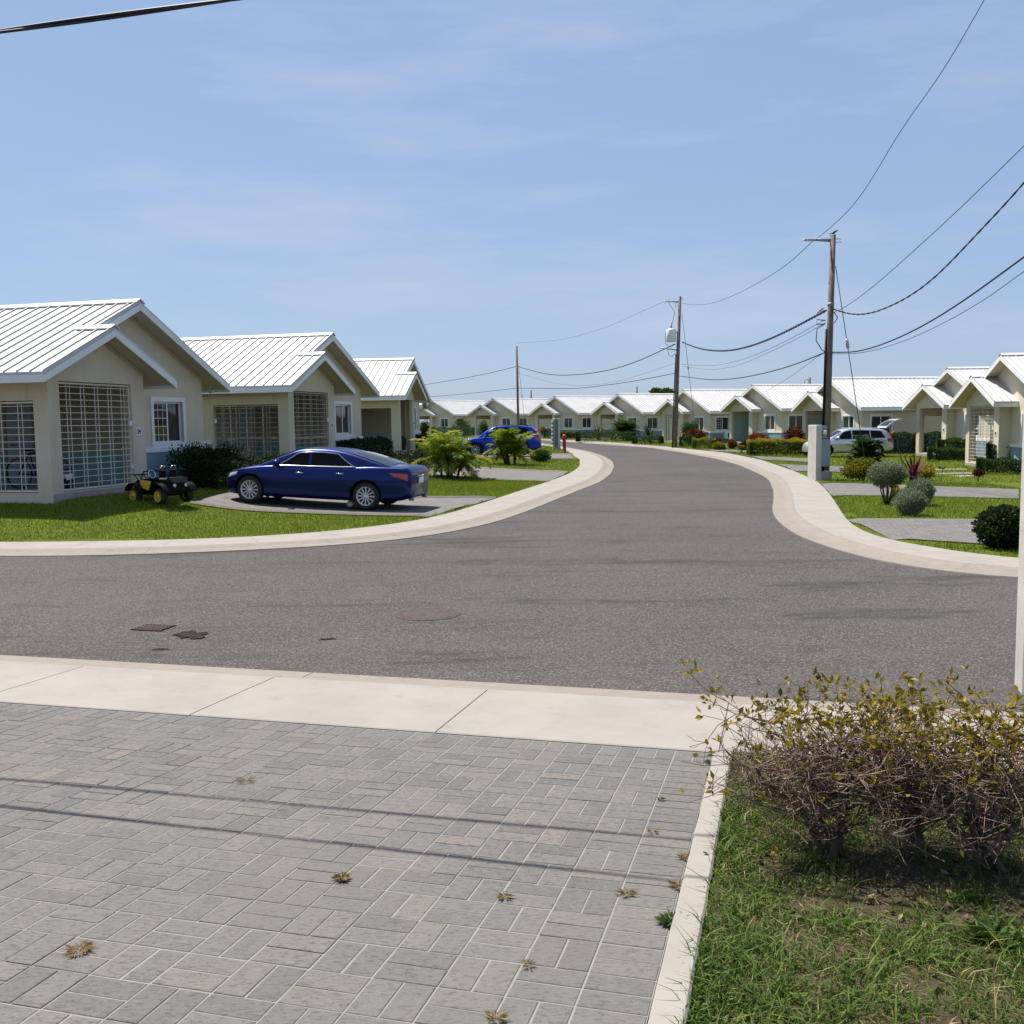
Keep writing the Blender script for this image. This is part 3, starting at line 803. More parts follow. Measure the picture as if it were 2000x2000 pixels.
    x = HF - .02; k = 0
    while x > xe:
        seam(x, -HO, (HP / 2 - .12) if x > -HR + HF else HW / 2 - .12, fn)
        if x < -HR + HF: seam(x, HW + HO, HW / 2 + .12, ff)
        if x > -HR + .05: seam(x, HP + HO, HP / 2 + .12, fp)
        x -= .305
    seam(-HR + HF - .02, HP / 2 + .1, HW / 2 - .12, fn)
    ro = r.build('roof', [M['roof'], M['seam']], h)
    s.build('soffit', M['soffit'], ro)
    cap = MB()
    def ridge(x0, x1, y):
        zc = zt(y); a = .17
        sec = [(y - a, zc - HM * a + .02), (y - a, zc - HM * a + .05), (y, zc + .062), (y + a, zc - HM * a + .05), (y + a, zc - HM * a + .02), (y, zc + .03)]
        cap.add([(x0, *q) for q in sec] + [(x1, *q) for q in sec], [(i, (i+1) % 6, 6 + (i+1) % 6, 6 + i) for i in range(6)] + [(5, 4, 3, 2, 1, 0)[::1], (6, 7, 8, 9, 10, 11)])
    ridge(xe, -HR + HF + .02, HW / 2)
    a = .17; y = HP / 2; zc = zt(y)
    ridge(-HR + HF - .42, HF + .02, y)
    cap.build('ridge_cap', M['roof'], ro)
    # fascia boards
    f = MB(); ft = .028; fd = .205
    def rake(x, y0, y1, fz):
        f.add([(x, y0, fz(0, y0) - fd), (x + ft, y0, fz(0, y0) - fd), (x + ft, y1, fz(0, y1) - fd), (x, y1, fz(0, y1) - fd),
               (x, y0, fz(0, y0) - .058), (x + ft, y0, fz(0, y0) - .058), (x + ft, y1, fz(0, y1) - .058), (x, y1, fz(0, y1) - .058)],
              [(0,3,2,1), (4,5,6,7), (0,1,5,4), (1,2,6,5), (2,3,7,6), (3,0,4,7)])
    def eave(y, x0, x1, fz, sg):
        z1 = fz(0, y) - .055; f.box(x0, x1, min(y, y + sg * ft), max(y, y + sg * ft), z1 - .155, z1)
    rake(HF - ft * .5, -HO, HP / 2, fn); rake(HF - ft * .5, HP / 2, HP + HO, fp)
    rake(-HR + HF - ft * .5, HP / 2 + .02, HW / 2, fn); rake(-HR + HF - ft * .5, HW / 2, HW + HO, ff)
    eave(-HO, xe, HF - ft * .55, fn, 1); eave(HW + HO, xe, -HR + HF - ft * .55, ff, -1); eave(HP + HO, -HR + .002, HF - ft * .55, fp, -1)
    f.build('fascia', M['white'], ro)
    # slim trim board under the slope of the gable walls
    tr = MB()
    def trim(x, y0, y1, fz):
        tr.add([(x, y0, fz(0, y0) - .24), (x + .02, y0, fz(0, y0) - .24), (x + .02, y1, fz(0, y1) - .24), (x, y1, fz(0, y1) - .24),
                (x, y0, fz(0, y0) - .16), (x + .02, y0, fz(0, y0) - .16), (x + .02, y1, fz(0, y1) - .16), (x, y1, fz(0, y1) - .16)], [(0,3,2,1), (4,5,6,7), (0,1,5,4), (1,2,6,5), (2,3,7,6), (3,0,4,7)])
    trim(.001, HP / 2, HP, fp); trim(.001, .02, HP / 2, fn); trim(-HR + .001, HW / 2, HW, ff)
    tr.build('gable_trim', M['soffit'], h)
    # --- gates
    gm = {'bars': 'bars', 'rust': 'barsrust'}
    if front in gm: grille(h, (0, .35, 0), (0, 1, 0), (1, 0, 0), 2.4, .18, 2.43, 5, .135, M[gm[front]], 2 if front == 'rust' else 0)
    if side in gm: grille(h, (-.35, 0, 0), (-1, 0, 0), (0, -1, 0), 2.2, .18, 2.03, 4, .145, M[gm[side]], 4 if side == 'rust' else 0, .05)
    if front == 'block':
        g = MB(); hole = []
        for i in range(6):
            for j in range(13):
                if (i < 2) or j > 10 or (j < 3 and i > 2): hole.append((.10 + i * .38, .34 + i * .38, .27 + j * .165, .37 + j * .165))
        wallrect(g, (-.03, .352, 0), (0, 1, 0), (1, 0, 0), 2.396, .18, 2.44, hole, .1)
        g.build('block_screen', M['wall'], h)
    if panel:
        MB().bbox(-2.53, -.37, .04, .08, .17, 2.04, .005).build('wall_standin_panel', M[panel], h)  # added teal panel in place of the neighbouring wall seen through the opening
    # --- number plate by the front opening
    pl = MB().bbox(.001, .014, 2.86, 3.06, 1.28, 1.47, .003).build('number_plate', M['plate'], h)
    if num:
        me = text_mesh(num, .155); me.materials.append(M['black'])
        to = link('house_number', me, pl); to.location = (.017, 2.96, 1.375)
        to.rotation_euler = (math.pi / 2, 0, math.pi / 2); to.scale = (.85, 1, 1)
    else:
        MB().bbox(.0145, .022, 2.91, 3.01, 1.33, 1.43, .002).build('house_number', M['black'], pl)
    if ac:
        Mx = Matrix.Translation((-HR - 1.55, HW + .08, .38))
        a = MB().bbox(-.4, .4, 0, .28, 0, .55, .02, 0, Mx)
        ao = a.build('air_conditioner', M['white'], h)
        MB().lathe([(.0, .004), (.21, .004), (.23, 0)], 20, 0, False, Mx @ Matrix.Translation((-.08, .284, .275)) @ Matrix.Rotation(-math.pi / 2, 4, 'X')).build('fan_grille', M['black'], ao)
    return h
HOUSES = {}
PORCH = [
 ('24', -9.35, 20.398, -.255, .499, 'cream bungalow with plate 24 and white barred porch gates, nearest on the left', dict(front='bars', side='bars', num='24', bars=True)),
 ('23', -6.658, 30.261, -.262, .558, 'cream bungalow with rust-stained porch gates, behind the dark blue sedan', dict(front='rust', side='rust', num='23')),
 ('22', -4.904, 44.223, -.12, .597, 'cream bungalow with open ungated porch, behind the sedan boot and the leafy palm clumps', dict()),
 ('21', -5.45, 57.2, .02, .40, 'cream bungalow almost wholly hidden behind the third house on the left', dict()),
 ('R1', 18.895, 41.792, 3.082, -.08, 'cream bungalow with white barred porch gate, cut by the right pillar', dict(front='bars', side='open')),
 ('R2', 21.146, 52.522, 3.198, -.06, 'cream bungalow with open porch just right of the silver wagon tail', dict()),
 ('R3', 18.342, 63.292, 3.317, -.049, 'cream bungalow directly behind the silver wagon and the nearest utility pole', dict(panel='palet')),
 ('R4', 16.782, 77.278, 3.458, .073, 'cream bungalow with brown curtained windows above the yellow-topped hedge', dict(pane='glassbrown', panel='palet')),
 ('R5', 12.848, 85.412, 3.544, .023, 'cream bungalow with outdoor air conditioner and pierced block porch screen behind the transformer pole', dict(front='block', bars=True, ac=True)),
 ('R6', 8.493, 98.0, 3.672, .088, 'cream bungalow left of the transformer pole, behind sago palm and bushy palm', dict()),
 ('R7', 2.638, 107.07, 3.782, .18, 'cream bungalow behind the left meter pillar and red hydrant', dict()),
 ('R8', -4.316, 117.807, 3.94, .271, 'cream bungalow behind the farthest thin pole and the blue SUV roof', dict()),
 ('R9', -12.057, 126.096, 3.987, .342, 'leftmost far cream bungalow, beside the roof edge of the third left house', dict()),
]
for k, X, Y, yaw, z, lab, kw in PORCH: HOUSES[k] = house(X, Y, yaw, z, lab, **kw)
def hloc(k, x, y):
    p = [q for q in PORCH if q[0] == k][0]; c, s = math.cos(p[3]), math.sin(p[3])
    X, Y = p[1] + c * x - s * y, p[2] + s * x + c * y
    return Vector((X, Y, H1(X, Y))), p[3]
# flood lamps under the far eave of number 24
fl = MB()
for q in (0, .16): fl.lathe([(.0, .10), (.035, .09), (.06, .02), (.06, 0), (.0, -.01)], 12, 0, True, Matrix.Translation((-HR + .1 - q, HW + .42 + q * .3, 2.45)) @ Matrix.Rotation(.6 - q * 6, 4, 'Y') @ Matrix.Rotation(math.pi, 4, 'X'))
fl.tube([(-HR + .02, HW + .40, 2.62), (-HR + .02, HW + .40, 2.48)], .025, 6)
fl.build('flood_lamp', M['lamp'], HOUSES['24'])

# ------------------------------------------------------------------ vehicles
def crv(xs, ys):
    # smooth curve through key points (monotone-ish hermite)
    xs = np.array(xs, float); ys = np.array(ys, float)
    o = np.argsort(xs); xs, ys = xs[o], ys[o]
    d = np.diff(ys) / np.diff(xs); m = np.r_[d[0], (d[:-1] + d[1:]) / 2, d[-1]]
    for i in range(1, len(m) - 1):
        if d[i-1] * d[i] <= 0: m[i] = 0
        else: m[i] = np.sign(m[i]) * min(abs(m[i]), 2.5 * min(abs(d[i-1]), abs(d[i])))
    def f(x):
        x = min(max(x, xs[0]), xs[-1]); i = min(int(np.searchsorted(xs, x, 'right')) - 1, len(xs) - 2)
        h = xs[i+1] - xs[i]; t = (x - xs[i]) / h
        return float((2*t**3-3*t*t+1)*ys[i] + (t**3-2*t*t+t)*h*m[i] + (-2*t**3+3*t*t)*ys[i+1] + (t**3-t*t)*h*m[i+1])
    return f
def wheel(parent, x, y, r, rr, rim, spokes, side, w=.21, steer=0.0, dark='black', tyre='rubber', twin=False):
    Mx = Matrix.Translation((x, y, r)) @ Matrix.Rotation(steer, 4, 'Z') @ Matrix.Rotation(-math.pi / 2 * side, 4, 'X')
    e = MB().lathe([(rr - .012, -w/2 + .01), (rr + .012, -w/2), (r - .03, -w/2), (r - .006, -w/2 + .03), (r, 0), (r - .006, w/2 - .03), (r - .03, w/2), (rr + .012, w/2), (rr - .012, w/2 - .01), (rr - .02, 0)], 32, 0, True, Mx, False)
    o = e.build('wheel', M[tyre], parent)
    m = MB(); zt_ = w / 2 - .012
    m.lathe([(rr + .010, zt_ - .004), (rr + .008, zt_ + .006), (rr - .014, zt_ + .004), (rr - .026, zt_ - .03), (rr - .03, -w/2 + .02)], 32, 0, True, Mx, False)
    m.lathe([(.0, zt_ + .004), (.035, zt_ + .002), (.055, zt_ - .008), (.06, zt_ - .05)], 16, 0, True, Mx)
    for k in range(spokes):
        a = 2 * math.pi * k / spokes
        for da in ((-.09, .09) if twin else (0,)):
            A = Mx @ Matrix.Rotation(a + da, 4, 'Z'); s0, s1 = (.013, .021) if not twin else (.006, .0085)
            m.add([(.05, -s0, zt_-.035), (.05, s0, zt_-.035), (rr-.018, s1, zt_-.03), (rr-.018, -s1, zt_-.03), (.05, -s0*.7, zt_-.006), (.05, s0*.7, zt_-.006), (rr-.018, s1*.7, zt_-.001), (rr-.018, -s1*.7, zt_-.001)],
                  [(4,5,6,7), (0,4,7,3), (1,2,6,5), (0,1,5,4), (2,3,7,6)], 0, False, A)
    m.build('rim', M[rim], o)
    MB().lathe([(0, zt_ - .06), (rr - .03, zt_ - .06)], 24, 0, False, Mx, False).build('brake_disc', M[dark], o)
    return o
def car(name, label, cat, P):
    h = thing(name, label, cat)
    L0, L1 = P['tail'], P['nose']; W = P['W']; wb = P['wb'] / 2; r = P['r']
    zb = crv(*zip(*P['belt'])); wf = crv(*zip(*P['plan'])); zs = crv(*zip(*P['sill'])); zr = crv(*zip(*P['roof']))
    xs = np.r_[np.linspace(L0, L0 + .25, 9)[:-1], np.linspace(L0 + .25, L1 - .3, 46)[:-1], np.linspace(L1 - .3, L1, 11)]
    def sec(x):
        w, b, s = wf(x) * W, zb(x), zs(x); hgt = b - s; cr = P.get('crown', .035)
        return [(0, s), (w*.78, s), (w*.90, s+.015), (w*.955, s+.06), (w*.975, s+.16*1), (w*.992, s+hgt*.42), (w*1.0, s+hgt*.60), (w*.993, s+hgt*.74), (w*.965, s+hgt*.86), (w*.945, b-.035), (w*.915, b-.008), (w*.86, b+.004), (w*.6, b+cr*.65), (w*.3, b+cr*.95), (0, b+cr)]
    mb = MB(); n = len(sec(0)); ring = []
    for x in xs:
        p = sec(x); ring.append([(x, -y, z) for y, z in p[1:-1]][::1] + [(x, 0, p[-1][1])] + [(x, y, z) for y, z in p[1:-1]][::-1] + [(x, 0, p[0][1])])
    k = len(ring[0]); vs = [q for rg in ring for q in rg]; fs = []
    for i in range(len(xs) - 1):
        for j in range(k): fs.append((i*k+j, i*k+(j+1) % k, (i+1)*k+(j+1) % k, (i+1)*k+j))
    fs += [tuple(range(k))[::-1], tuple(range((len(xs)-1)*k, len(xs)*k))]
    mb.add(vs, fs, 0, True)
    body = mb.build('body', [P['paint'], M['black']], h)
    # wheel arches cut out of the body
    cut = MB(); ar = r + P.get('arch', .045)
    for x in (wb, -wb):
        for s in (1, -1):
            cut.lathe([(0, -.30), (ar, -.30), (ar, .4), (0, .4)], 40, 0, True, Matrix.Translation((x, s * (W - .02), r + .012)) @ Matrix.Rotation(-math.pi / 2 * s, 4, 'X'))
    co_ = cut.build('cutter', M['black'])
    md = body.modifiers.new('b', 'BOOLEAN'); md.object = co_; md.operation = 'DIFFERENCE'; md.solver = 'EXACT'
    me = bpy.data.meshes.new_from_object(body.evaluated_get(bpy.context.evaluated_depsgraph_get()))
    body.modifiers.clear(); bpy.data.objects.remove(co_); body.data = me
    me.materials.clear(); me.materials.append(P['paint']); me.materials.append(M['black'])
    for p in me.polygons:
        c = p.center; p.material_index = 0
        for x in (wb, -wb):
            if math.hypot(c.x - x, c.z - r - .012) < ar - .001 and abs(c.y) < W - .025 and c.z > .05 and abs(math.hypot(c.x - x, c.z - r - .012)) <= ar: p.material_index = 1
            if abs(math.hypot(c.x - x, c.z - r - .012) - ar) < .012 and c.z > zs(x) - .02: p.material_index = 1
        if c.z < zs(c.x) + .01: p.material_index = 1
    try: me.set_sharp_from_angle(angle=R(38))
    except Exception: pass
    # cabin
    c0, c1 = P['cab']; tum = P['tumble']; wbelt = lambda x: wf(x) * W * P.get('cabw', .90)
    def side_y(x, z): return wbelt(x) - max(0, z - zb(x)) * tum
    cx = np.linspace(c0, c1, 60); ring = []; cc = P.get('roofcrown', .03)
    for x in cx:
        zt_, b = zr(x), zb(x) - .03; e = max(.0, min(.07, (zt_ - b) * .35)); ye = side_y(x, zt_ - e)
        half = [(wbelt(x) + .004, b), (side_y(x, (b + zt_ - e) / 2), (b + zt_ - e) / 2), (ye, zt_ - e), (ye - .018, zt_ - e * .45), (ye - .06, zt_ - e * .08), (ye * .6, zt_ + cc * .6), (0, zt_ + cc)]
        ring.append([(x, -y, z) for y, z in half[:-1]] + [(x, 0, half[-1][1])] + [(x, y, z) for y, z in half[:-1]][::-1])
    mb = MB().grid(ring, 0, True, flip=False); k = len(ring[0])
    mb.add(ring[0], [tuple(range(k))], 0); mb.add(ring[-1], [tuple(range(k))[::-1]], 0)
    cab = mb.build('cabin', [P['paint']], h)
    try: cab.data.set_sharp_from_angle(angle=R(45))
    except Exception: pass
    # side windows: one pane between pillars, on both sides
    for (b0, t0, b1, t1) in P['glass']:
        for s in (1, -1):
            rows = []
            for i in range(9):
                v = i / 8; row = []
                for j in range(15):
                    u = j / 14; xa = b0 + (t0 - b0) * v; xb_ = b1 + (t1 - b1) * v; x = xa + (xb_ - xa) * u
                    z0 = zb(x) + .012; top = zr(x) - P.get('gtop', .085); z = z0 + (top - z0) * v
                    row.append((x, s * (side_y(x, z) + .007), z))
                rows.append(row)
            MB().grid(rows, 0, True, flip=(s > 0) == (b1 > b0)).build('side_window', M['tint'], h)
    # windscreen and rear window
    for nm, (xa, xb_), marg in (('windscreen', P['ws'], .05), ('rear_window', P['rw'], .06)):
        rows = []
        for i in range(12):
            x = xa + (xb_ - xa) * i / 11; zt_ = zr(x); b = zb(x) - .03; e = max(.0, min(.07, (zt_ - b) * .35)); ye = side_y(x, zt_ - e) - marg
            rows.append([(x, ye * q, zt_ + (cc * (1 - abs(q)) if abs(q) > .6 else cc * (.6 + (.6 - abs(q)) / .6 * .4) * 1.0) * 1.0 + .008) for q in np.linspace(-1, 1, 11)])
        nrm = 1 if xb_ > xa else 0
        MB().grid(rows, 0, True, flip=bool(nrm) == False).build(nm, M['tint'], h)
    # chrome or dark line under the windows
    for s in (1, -1):
        xs2 = np.linspace(P['glass'][-1][2] if P['glass'][-1][2] < P['glass'][0][0] else P['glass'][0][2], P['glass'][0][0] + .02, 24)
        MB().tube([(x, s * (side_y(x, zb(x)) + .012), zb(x) + .005) for x in xs2], .014, 6, 0).build('window_trim', M[P.get('trim', 'chrome')], h)
        if P.get('arch_trim'):
            g = P['glass'][-1]; pts = [(g[2] + (g[3] - g[2]) * v, v) for v in np.linspace(0, 1, 8)]
            pt = [(x, s * (side_y(x, zb(x) + (zr(x) - .08 - zb(x)) * v) + .008), zb(x) + (zr(x) - .075 - zb(x)) * v) for x, v in pts]
            g0 = P['glass'][0]
            pt += [(x, s * (side_y(x, zr(x) - .075) + .008), zr(x) - .072) for x in np.linspace(g[3], g0[1], 14)[1:]]
            pt += [(g0[1] + (g0[0] - g0[1]) * v, s * (side_y(g0[1] + (g0[0] - g0[1]) * v, zb(g0[1] + (g0[0] - g0[1]) * v) + (zr(g0[1] + (g0[0] - g0[1]) * v) - .075 - zb(g0[1] + (g0[0] - g0[1]) * v)) * (1 - v)) + .008), zb(g0[1] + (g0[0] - g0[1]) * v) + (zr(g0[1] + (g0[0] - g0[1]) * v) - .075 - zb(g0[1] + (g0[0] - g0[1]) * v)) * (1 - v)) for v in np.linspace(0, 1, 8)[1:]]
            MB().tube(pt, .009, 5, 0).build('window_trim', M['chrome'], h)
    def surf_y(x, z):
        p = sec(x); ys = [a for a, b in p]; zz = [b for a, b in p]
        for i in range(1, len(p) - 2):
            if zz[i] <= z <= zz[i+1] + 1e-9 and zz[i+1] > zz[i]:
                return ys[i] + (ys[i+1] - ys[i]) * (z - zz[i]) / (zz[i+1] - zz[i])
        return ys[6]
    # door shut lines, handles
    for s in (1, -1):
        for dx in P['doors']:
            pts = [(x, z) for x, z in dx]
            MB().tube([(x, s * (surf_y(x, z) - .0035), z) for x, z in pts], .0075, 4, 0, False).build('door_seam', M['black'], h)
        for hx in P['handles']:
            z = zb(hx) - P.get('hz', .14)
            MB().tube([(hx - .1, s * (surf_y(hx - .1, z) + .004), z), (hx - .07, s * (surf_y(hx, z) + .03), z + .004), (hx + .07, s * (surf_y(hx, z) + .03), z + .006), (hx + .1, s * (surf_y(hx + .1, z) + .004), z + .002)], .012, 6).build('door_handle', M[P.get('handle', 'chrome')], h)
        mx = P['mirror']
        Mm = Matrix.Translation((mx, s * (wbelt(mx) + .13), zb(mx) + .07)) @ Matrix.Rotation(s * .25, 4, 'Z') @ Matrix.Diagonal((.085, .115, .075, 1))
        mm = MB().lathe([(0, -1), (.5, -.87), (.87, -.5), (1, 0), (.87, .5), (.5, .87), (0, 1)], 14, 0, True, Mm)
        mm.tube([(mx, s * (wbelt(mx) - .02), zb(mx) + .02), (mx, s * (wbelt(mx) + .08), zb(mx) + .05)], .022, 6)
        mm.build('mirror', P['paint'], h)
    def patch_on(name, m, pts, out=.006, both=True, n=7):
        # lamp lens lying on the body skin: corner list (x, z) a-b (bottom) c-d (top)
        for s in ((1, -1) if both else (1,)):
            (ax, az_), (bx, bz), (cx_, cz), (dx_, dz) = pts; rows = []
            for i in range(n):
                v = i / (n - 1); row = []
                for j in range(n + 3):
                    u = j / (n + 2); x = (ax + (bx - ax) * u) * (1 - v) + (dx_ + (cx_ - dx_) * u) * v; z = (az_ + (bz - az_) * u) * (1 - v) + (dz + (cz - dz) * u) * v
                    e = out * (1 if 0 < i < n - 1 and 0 < j < n + 2 else -.3)
                    row.append((x, s * (surf_y(x, z) + e), z))
                rows.append(row)
            MB().grid(rows, 0, True, flip=(s < 0) == (bx < ax)).build(name, M[m], h)
    for nm, m, pts in P['lamps']: patch_on(nm, m, pts)
    # wheels
    for x in (wb, -wb):
        for s in (1, -1): wheel(h, x, s * (W - .125), r, P['rr'], P.get('rim', 'alloy'), P['spokes'], s, .21, P.get('steer', 0) if x > 0 else 0, twin=P.get('twin', False))
    return h, dict(zb=zb, wf=wf, zs=zs, zr=zr, side_y=side_y, surf_y=surf_y, W=W)

# dark blue sedan
SED = dict(tail=-2.36, nose=2.36, W=.895, wb=2.85, r=.325, rr=.222, paint=M['blue1'], spokes=12,
  belt=[(-2.36, .86), (-2.31, .965), (-2.2, 1.00), (-1.7, 1.005), (-1.0, .965), (0, .935), (.9, .915), (1.3, .87), (1.8, .79), (2.15, .70), (2.30, .62), (2.36, .50)],
  plan=[(-2.36, .80), (-2.31, .875), (-2.1, .935), (-1.6, .99), (-.5, 1), (.8, 1), (1.5, .985), (1.95, .92), (2.2, .80), (2.32, .66), (2.36, .55)],
  sill=[(-2.36, .36), (-2.2, .27), (-1.9, .22), (-1.2, .19), (1.2, .18), (1.9, .19), (2.2, .20), (2.36, .28)],
  roof=[(-2.05, .97), (-1.85, 1.03), (-1.45, 1.185), (-1.1, 1.30), (-.75, 1.365), (-.3, 1.395), (.1, 1.38), (.4, 1.32), (.8, 1.13), (1.2, .915), (1.25, .88)],
  cab=(-2.0, 1.22), tumble=.40, glass=[(.86, .30, .02, .02), (-.06, -.06, -1.15, -.70)], ws=(1.1, .42), rw=(-1.86, -1.02), trim='chrome', arch_trim=True,
  doors=[[(-.02, .25), (-.02, .5), (-.03, .92)], [(.98, .27), (.97, .6), (.93, .88)], [(-1.05, .62), (-1.0, .78), (-.98, .94)]],
  handles=[.18, -.80], hz=.15, mirror=.72, steer=.0,
  lamps=[('headlight', 'lamp', ((2.18, .57), (1.86, .66), (1.82, .735), (2.12, .69))), ('taillight', 'red', ((-2.335, .70), (-2.02, .80), (-1.88, .885), (-2.33, .885)))])
def remap(P):
    # shorter front overhang, longer boot
    f = lambda x: 1.425 + (x - 1.425) * .80 if x > 1.425 else (-1.425 + (x + 1.425) * 1.10 if x < -1.425 else x)
    for k in ('belt', 'plan', 'sill', 'roof'): P[k] = [(f(a), b) for a, b in P[k]]
    P['roof'] = [(a, b - .055 * (1 if b > 1.28 else .5 if b > 1.1 else 0)) for a, b in P['roof']]
    P['nose'], P['tail'] = f(P['nose']), f(P['tail'])
    P['cab'] = (f(P['cab'][0]), P['cab'][1]); P['rw'] = (f(P['rw'][0]), P['rw'][1])
    P['lamps'] = [(n, m, tuple((f(a), b) for a, b in q)) for n, m, q in P['lamps']]
    return f
SF = remap(SED)
def sedan():
    h, q = car('parked_car', 'dark blue sedan with silver spoked wheels parked on the driveway', 'car', SED)
    # boot lid garnish, plate, bumper details across the tail
    b = MB(); ys = np.linspace(-.28, .28, 9)
    b.grid([[(SF(-2.368) - .02 * (1 - (y / .3) ** 2), y, z) for y in ys] for z in (.80, .835)], 0, True); b.build('boot_garnish', M['chrome'], h)
    MB().bbox(SF(-2.392), SF(-2.372), -.17, .17, .645, .78, .004).build('number_plate', M['plate'], h)
    for s in (1, -1):
        MB().grid([[(SF(-2.359), s * y, z) for y in np.linspace(.34, .70, 6)] for z in (.705, .81)], 0, True, flip=s > 0).build('taillight', M['red'], h)
        MB().lathe([(.035, 0), (.045, .01), (.045, .12), (.038, .12), (.036, .02)], 14, 0, True, Matrix.Translation((SF(-2.38), s * .52, .30)) @ Matrix.Rotation(math.pi / 2, 4, 'Y')).build('exhaust_pipe', M['galv'], h)
    MB().grid([[(SF(-2.345) - .012 * (1 - abs(y)), y, z) for y in np.linspace(-.62, .62, 12)] for z in (.33, .42)], 0, True).build('bumper_insert', M['black'], h)
    MB().grid([[(SF(2.362), y, z) for y in np.linspace(-.4, .4, 8)] for z in (.30, .46)], 0, True, flip=True).build('grille', M['black'], h)
    # pose: heading left, a little away from the camera, nose uphill
    pr = G(715, 997, .02); th = R(180 - 11.5); SS = .95; h.scale = (SS, SS, SS)
    f = Vector((math.cos(th), math.sin(th), 0)); l = Vector((-f.y, f.x, 0))
    near = l if l.y < 0 else -l
    c = Vector((pr.x, pr.y, 0)) + (f * 1.425 - near * .80) * SS
    zr_ = H1(*(c - f * 1.425)[:2]); zf = H1(*(c + f * 1.425)[:2])
    h.location = (c.x, c.y, (zr_ + zf) / 2 + .022 + .0)
    pitch = math.atan2(zf - zr_, 2.85)
    h.rotation_euler = (0, -pitch, th)
    return h
SEDAN = sedan()
SUVP = dict(tail=-2.3, nose=2.3, W=.925, wb=2.70, r=.36, rr=.235, paint=M['blue2'], spokes=10, rim='alloy', crown=.05,
  belt=[(-2.3, .72), (-2.27, .98), (-2.15, 1.09), (-1.5, 1.10), (0, 1.05), (.9, 1.03), (1.4, 1.0), (1.9, .93), (2.15, .84), (2.26, .70), (2.3, .60)],
  plan=[(-2.3, .84), (-2.25, .91), (-2.0, .965), (-1.5, 1), (1.4, 1), (1.9, .94), (2.15, .82), (2.3, .66)],
  sill=[(-2.3, .42), (-2.0, .30), (-1.2, .26), (1.2, .25), (1.9, .28), (2.3, .36)],
  roof=[(-2.26, 1.06), (-2.1, 1.32), (-1.85, 1.55), (-1.5, 1.63), (-.6, 1.67), (.0, 1.655), (.35, 1.60), (.8, 1.36), (1.25, 1.03), (1.3, 1.0)],
  cab=(-2.24, 1.27), tumble=.34, glass=[(.95, .38, .05, .05), (-.02, -.02, -1.0, -1.0), (-1.06, -1.06, -1.85, -1.55)], ws=(1.15, .42), rw=(-2.2, -1.95), trim='chrome', gtop=.10,
  doors=[[(.0, .35), (.0, .7), (.0, 1.0)], [(1.0, .35), (1.0, .95)], [(-1.0, .8), (-1.0, 1.05)]], handles=[.2, -.78], mirror=.8, handle='chrome',
  lamps=[('headlight', 'lamp', ((2.16, .72), (1.8, .78), (1.78, .88), (2.1, .82))), ('taillight', 'red', ((-2.27, .78), (-2.05, .82), (-1.98, 1.06), (-2.2, 1.07)))])
def suv():
    h, q = car('parked_car', 'bright blue sport utility vehicle parked behind the two palm clumps', 'car', SUVP)
    for s in (1, -1):
        MB().tube([(-1.6, s * .60, 1.645), (-1.5, s * .61, 1.70), (.1, s * .62, 1.70), (.2, s * .61, 1.645)], .018, 6).build('roof_rail', M['black'], h)
        MB().tube([(-2.235, s * .78, 1.06), (-2.17, s * .74, 1.25), (-2.06, s * .70, 1.40)], .045, 6).build('taillight', M['red'], h)
    MB().tube([(-1.55, 0, 1.66), (-1.68, 0, 1.73), (-1.75, 0, 1.70)], .03, 6).build('roof_antenna', M['blue2'], h)
    MB().bbox(-2.325, -2.302, -.2, .2, .80, .92, .004).build('number_plate', M['plate'], h)
    MB().grid([[(-2.29 - .03 * (1 - abs(y)), y, z) for y in np.linspace(-.8, .8, 10)] for z in (.42, .60)], 0, True).build('bumper_insert', M['black'], h)
    p = GD(978, 53.5); th = R(180 - 4); h.scale = (.93, .93, .93)
    place(h, (p.x, p.y, p.z + .02), th); return h
suv()
WAG = dict(tail=-2.18, nose=2.18, W=.845, wb=2.60, r=.30, rr=.195, paint=M['silver'], spokes=7, rim='alloy', crown=.05,
  belt=[(-2.18, .66), (-2.15, .90), (-2.0, .99), (-1.2, .97), (0, .94), (.9, .93), (1.3, .88), (1.8, .79), (2.05, .70), (2.14, .60), (2.18, .5)],
  plan=[(-2.18, .85), (-2.1, .93), (-1.6, .99), (1.3, 1), (1.8, .92), (2.05, .78), (2.18, .62)],
  sill=[(-2.18, .34), (-1.9, .24), (1.8, .20), (2.18, .28)],
  roof=[(-2.1, 1.00), (-1.95, 1.25), (-1.75, 1.37), (-1.3, 1.425), (-.3, 1.45), (.2, 1.42), (.6, 1.27), (1.2, .93), (1.25, .9)],
  cab=(-2.08, 1.22), tumble=.36, glass=[(.9, .42, .0, .0), (-.06, -.06, -.95, -.95), (-1.0, -1.0, -1.75, -1.55)], ws=(1.1, .48), rw=(-2.06, -1.95), trim='black', gtop=.085,
  doors=[[(-.03, .3), (-.03, .9)], [(1.0, .3), (.97, .9)], [(-1.0, .7), (-.97, .95)]], handles=[.15, -.8], mirror=.75, handle='silverh',
  lamps=[('headlight', 'lamp', ((2.06, .58), (1.66, .66), (1.62, .78), (2.0, .72))), ('taillight', 'red', ((-2.13, .74), (-1.86, .74), (-1.8, .95), (-2.06, .97)))])
M['silverh'] = M['steel']
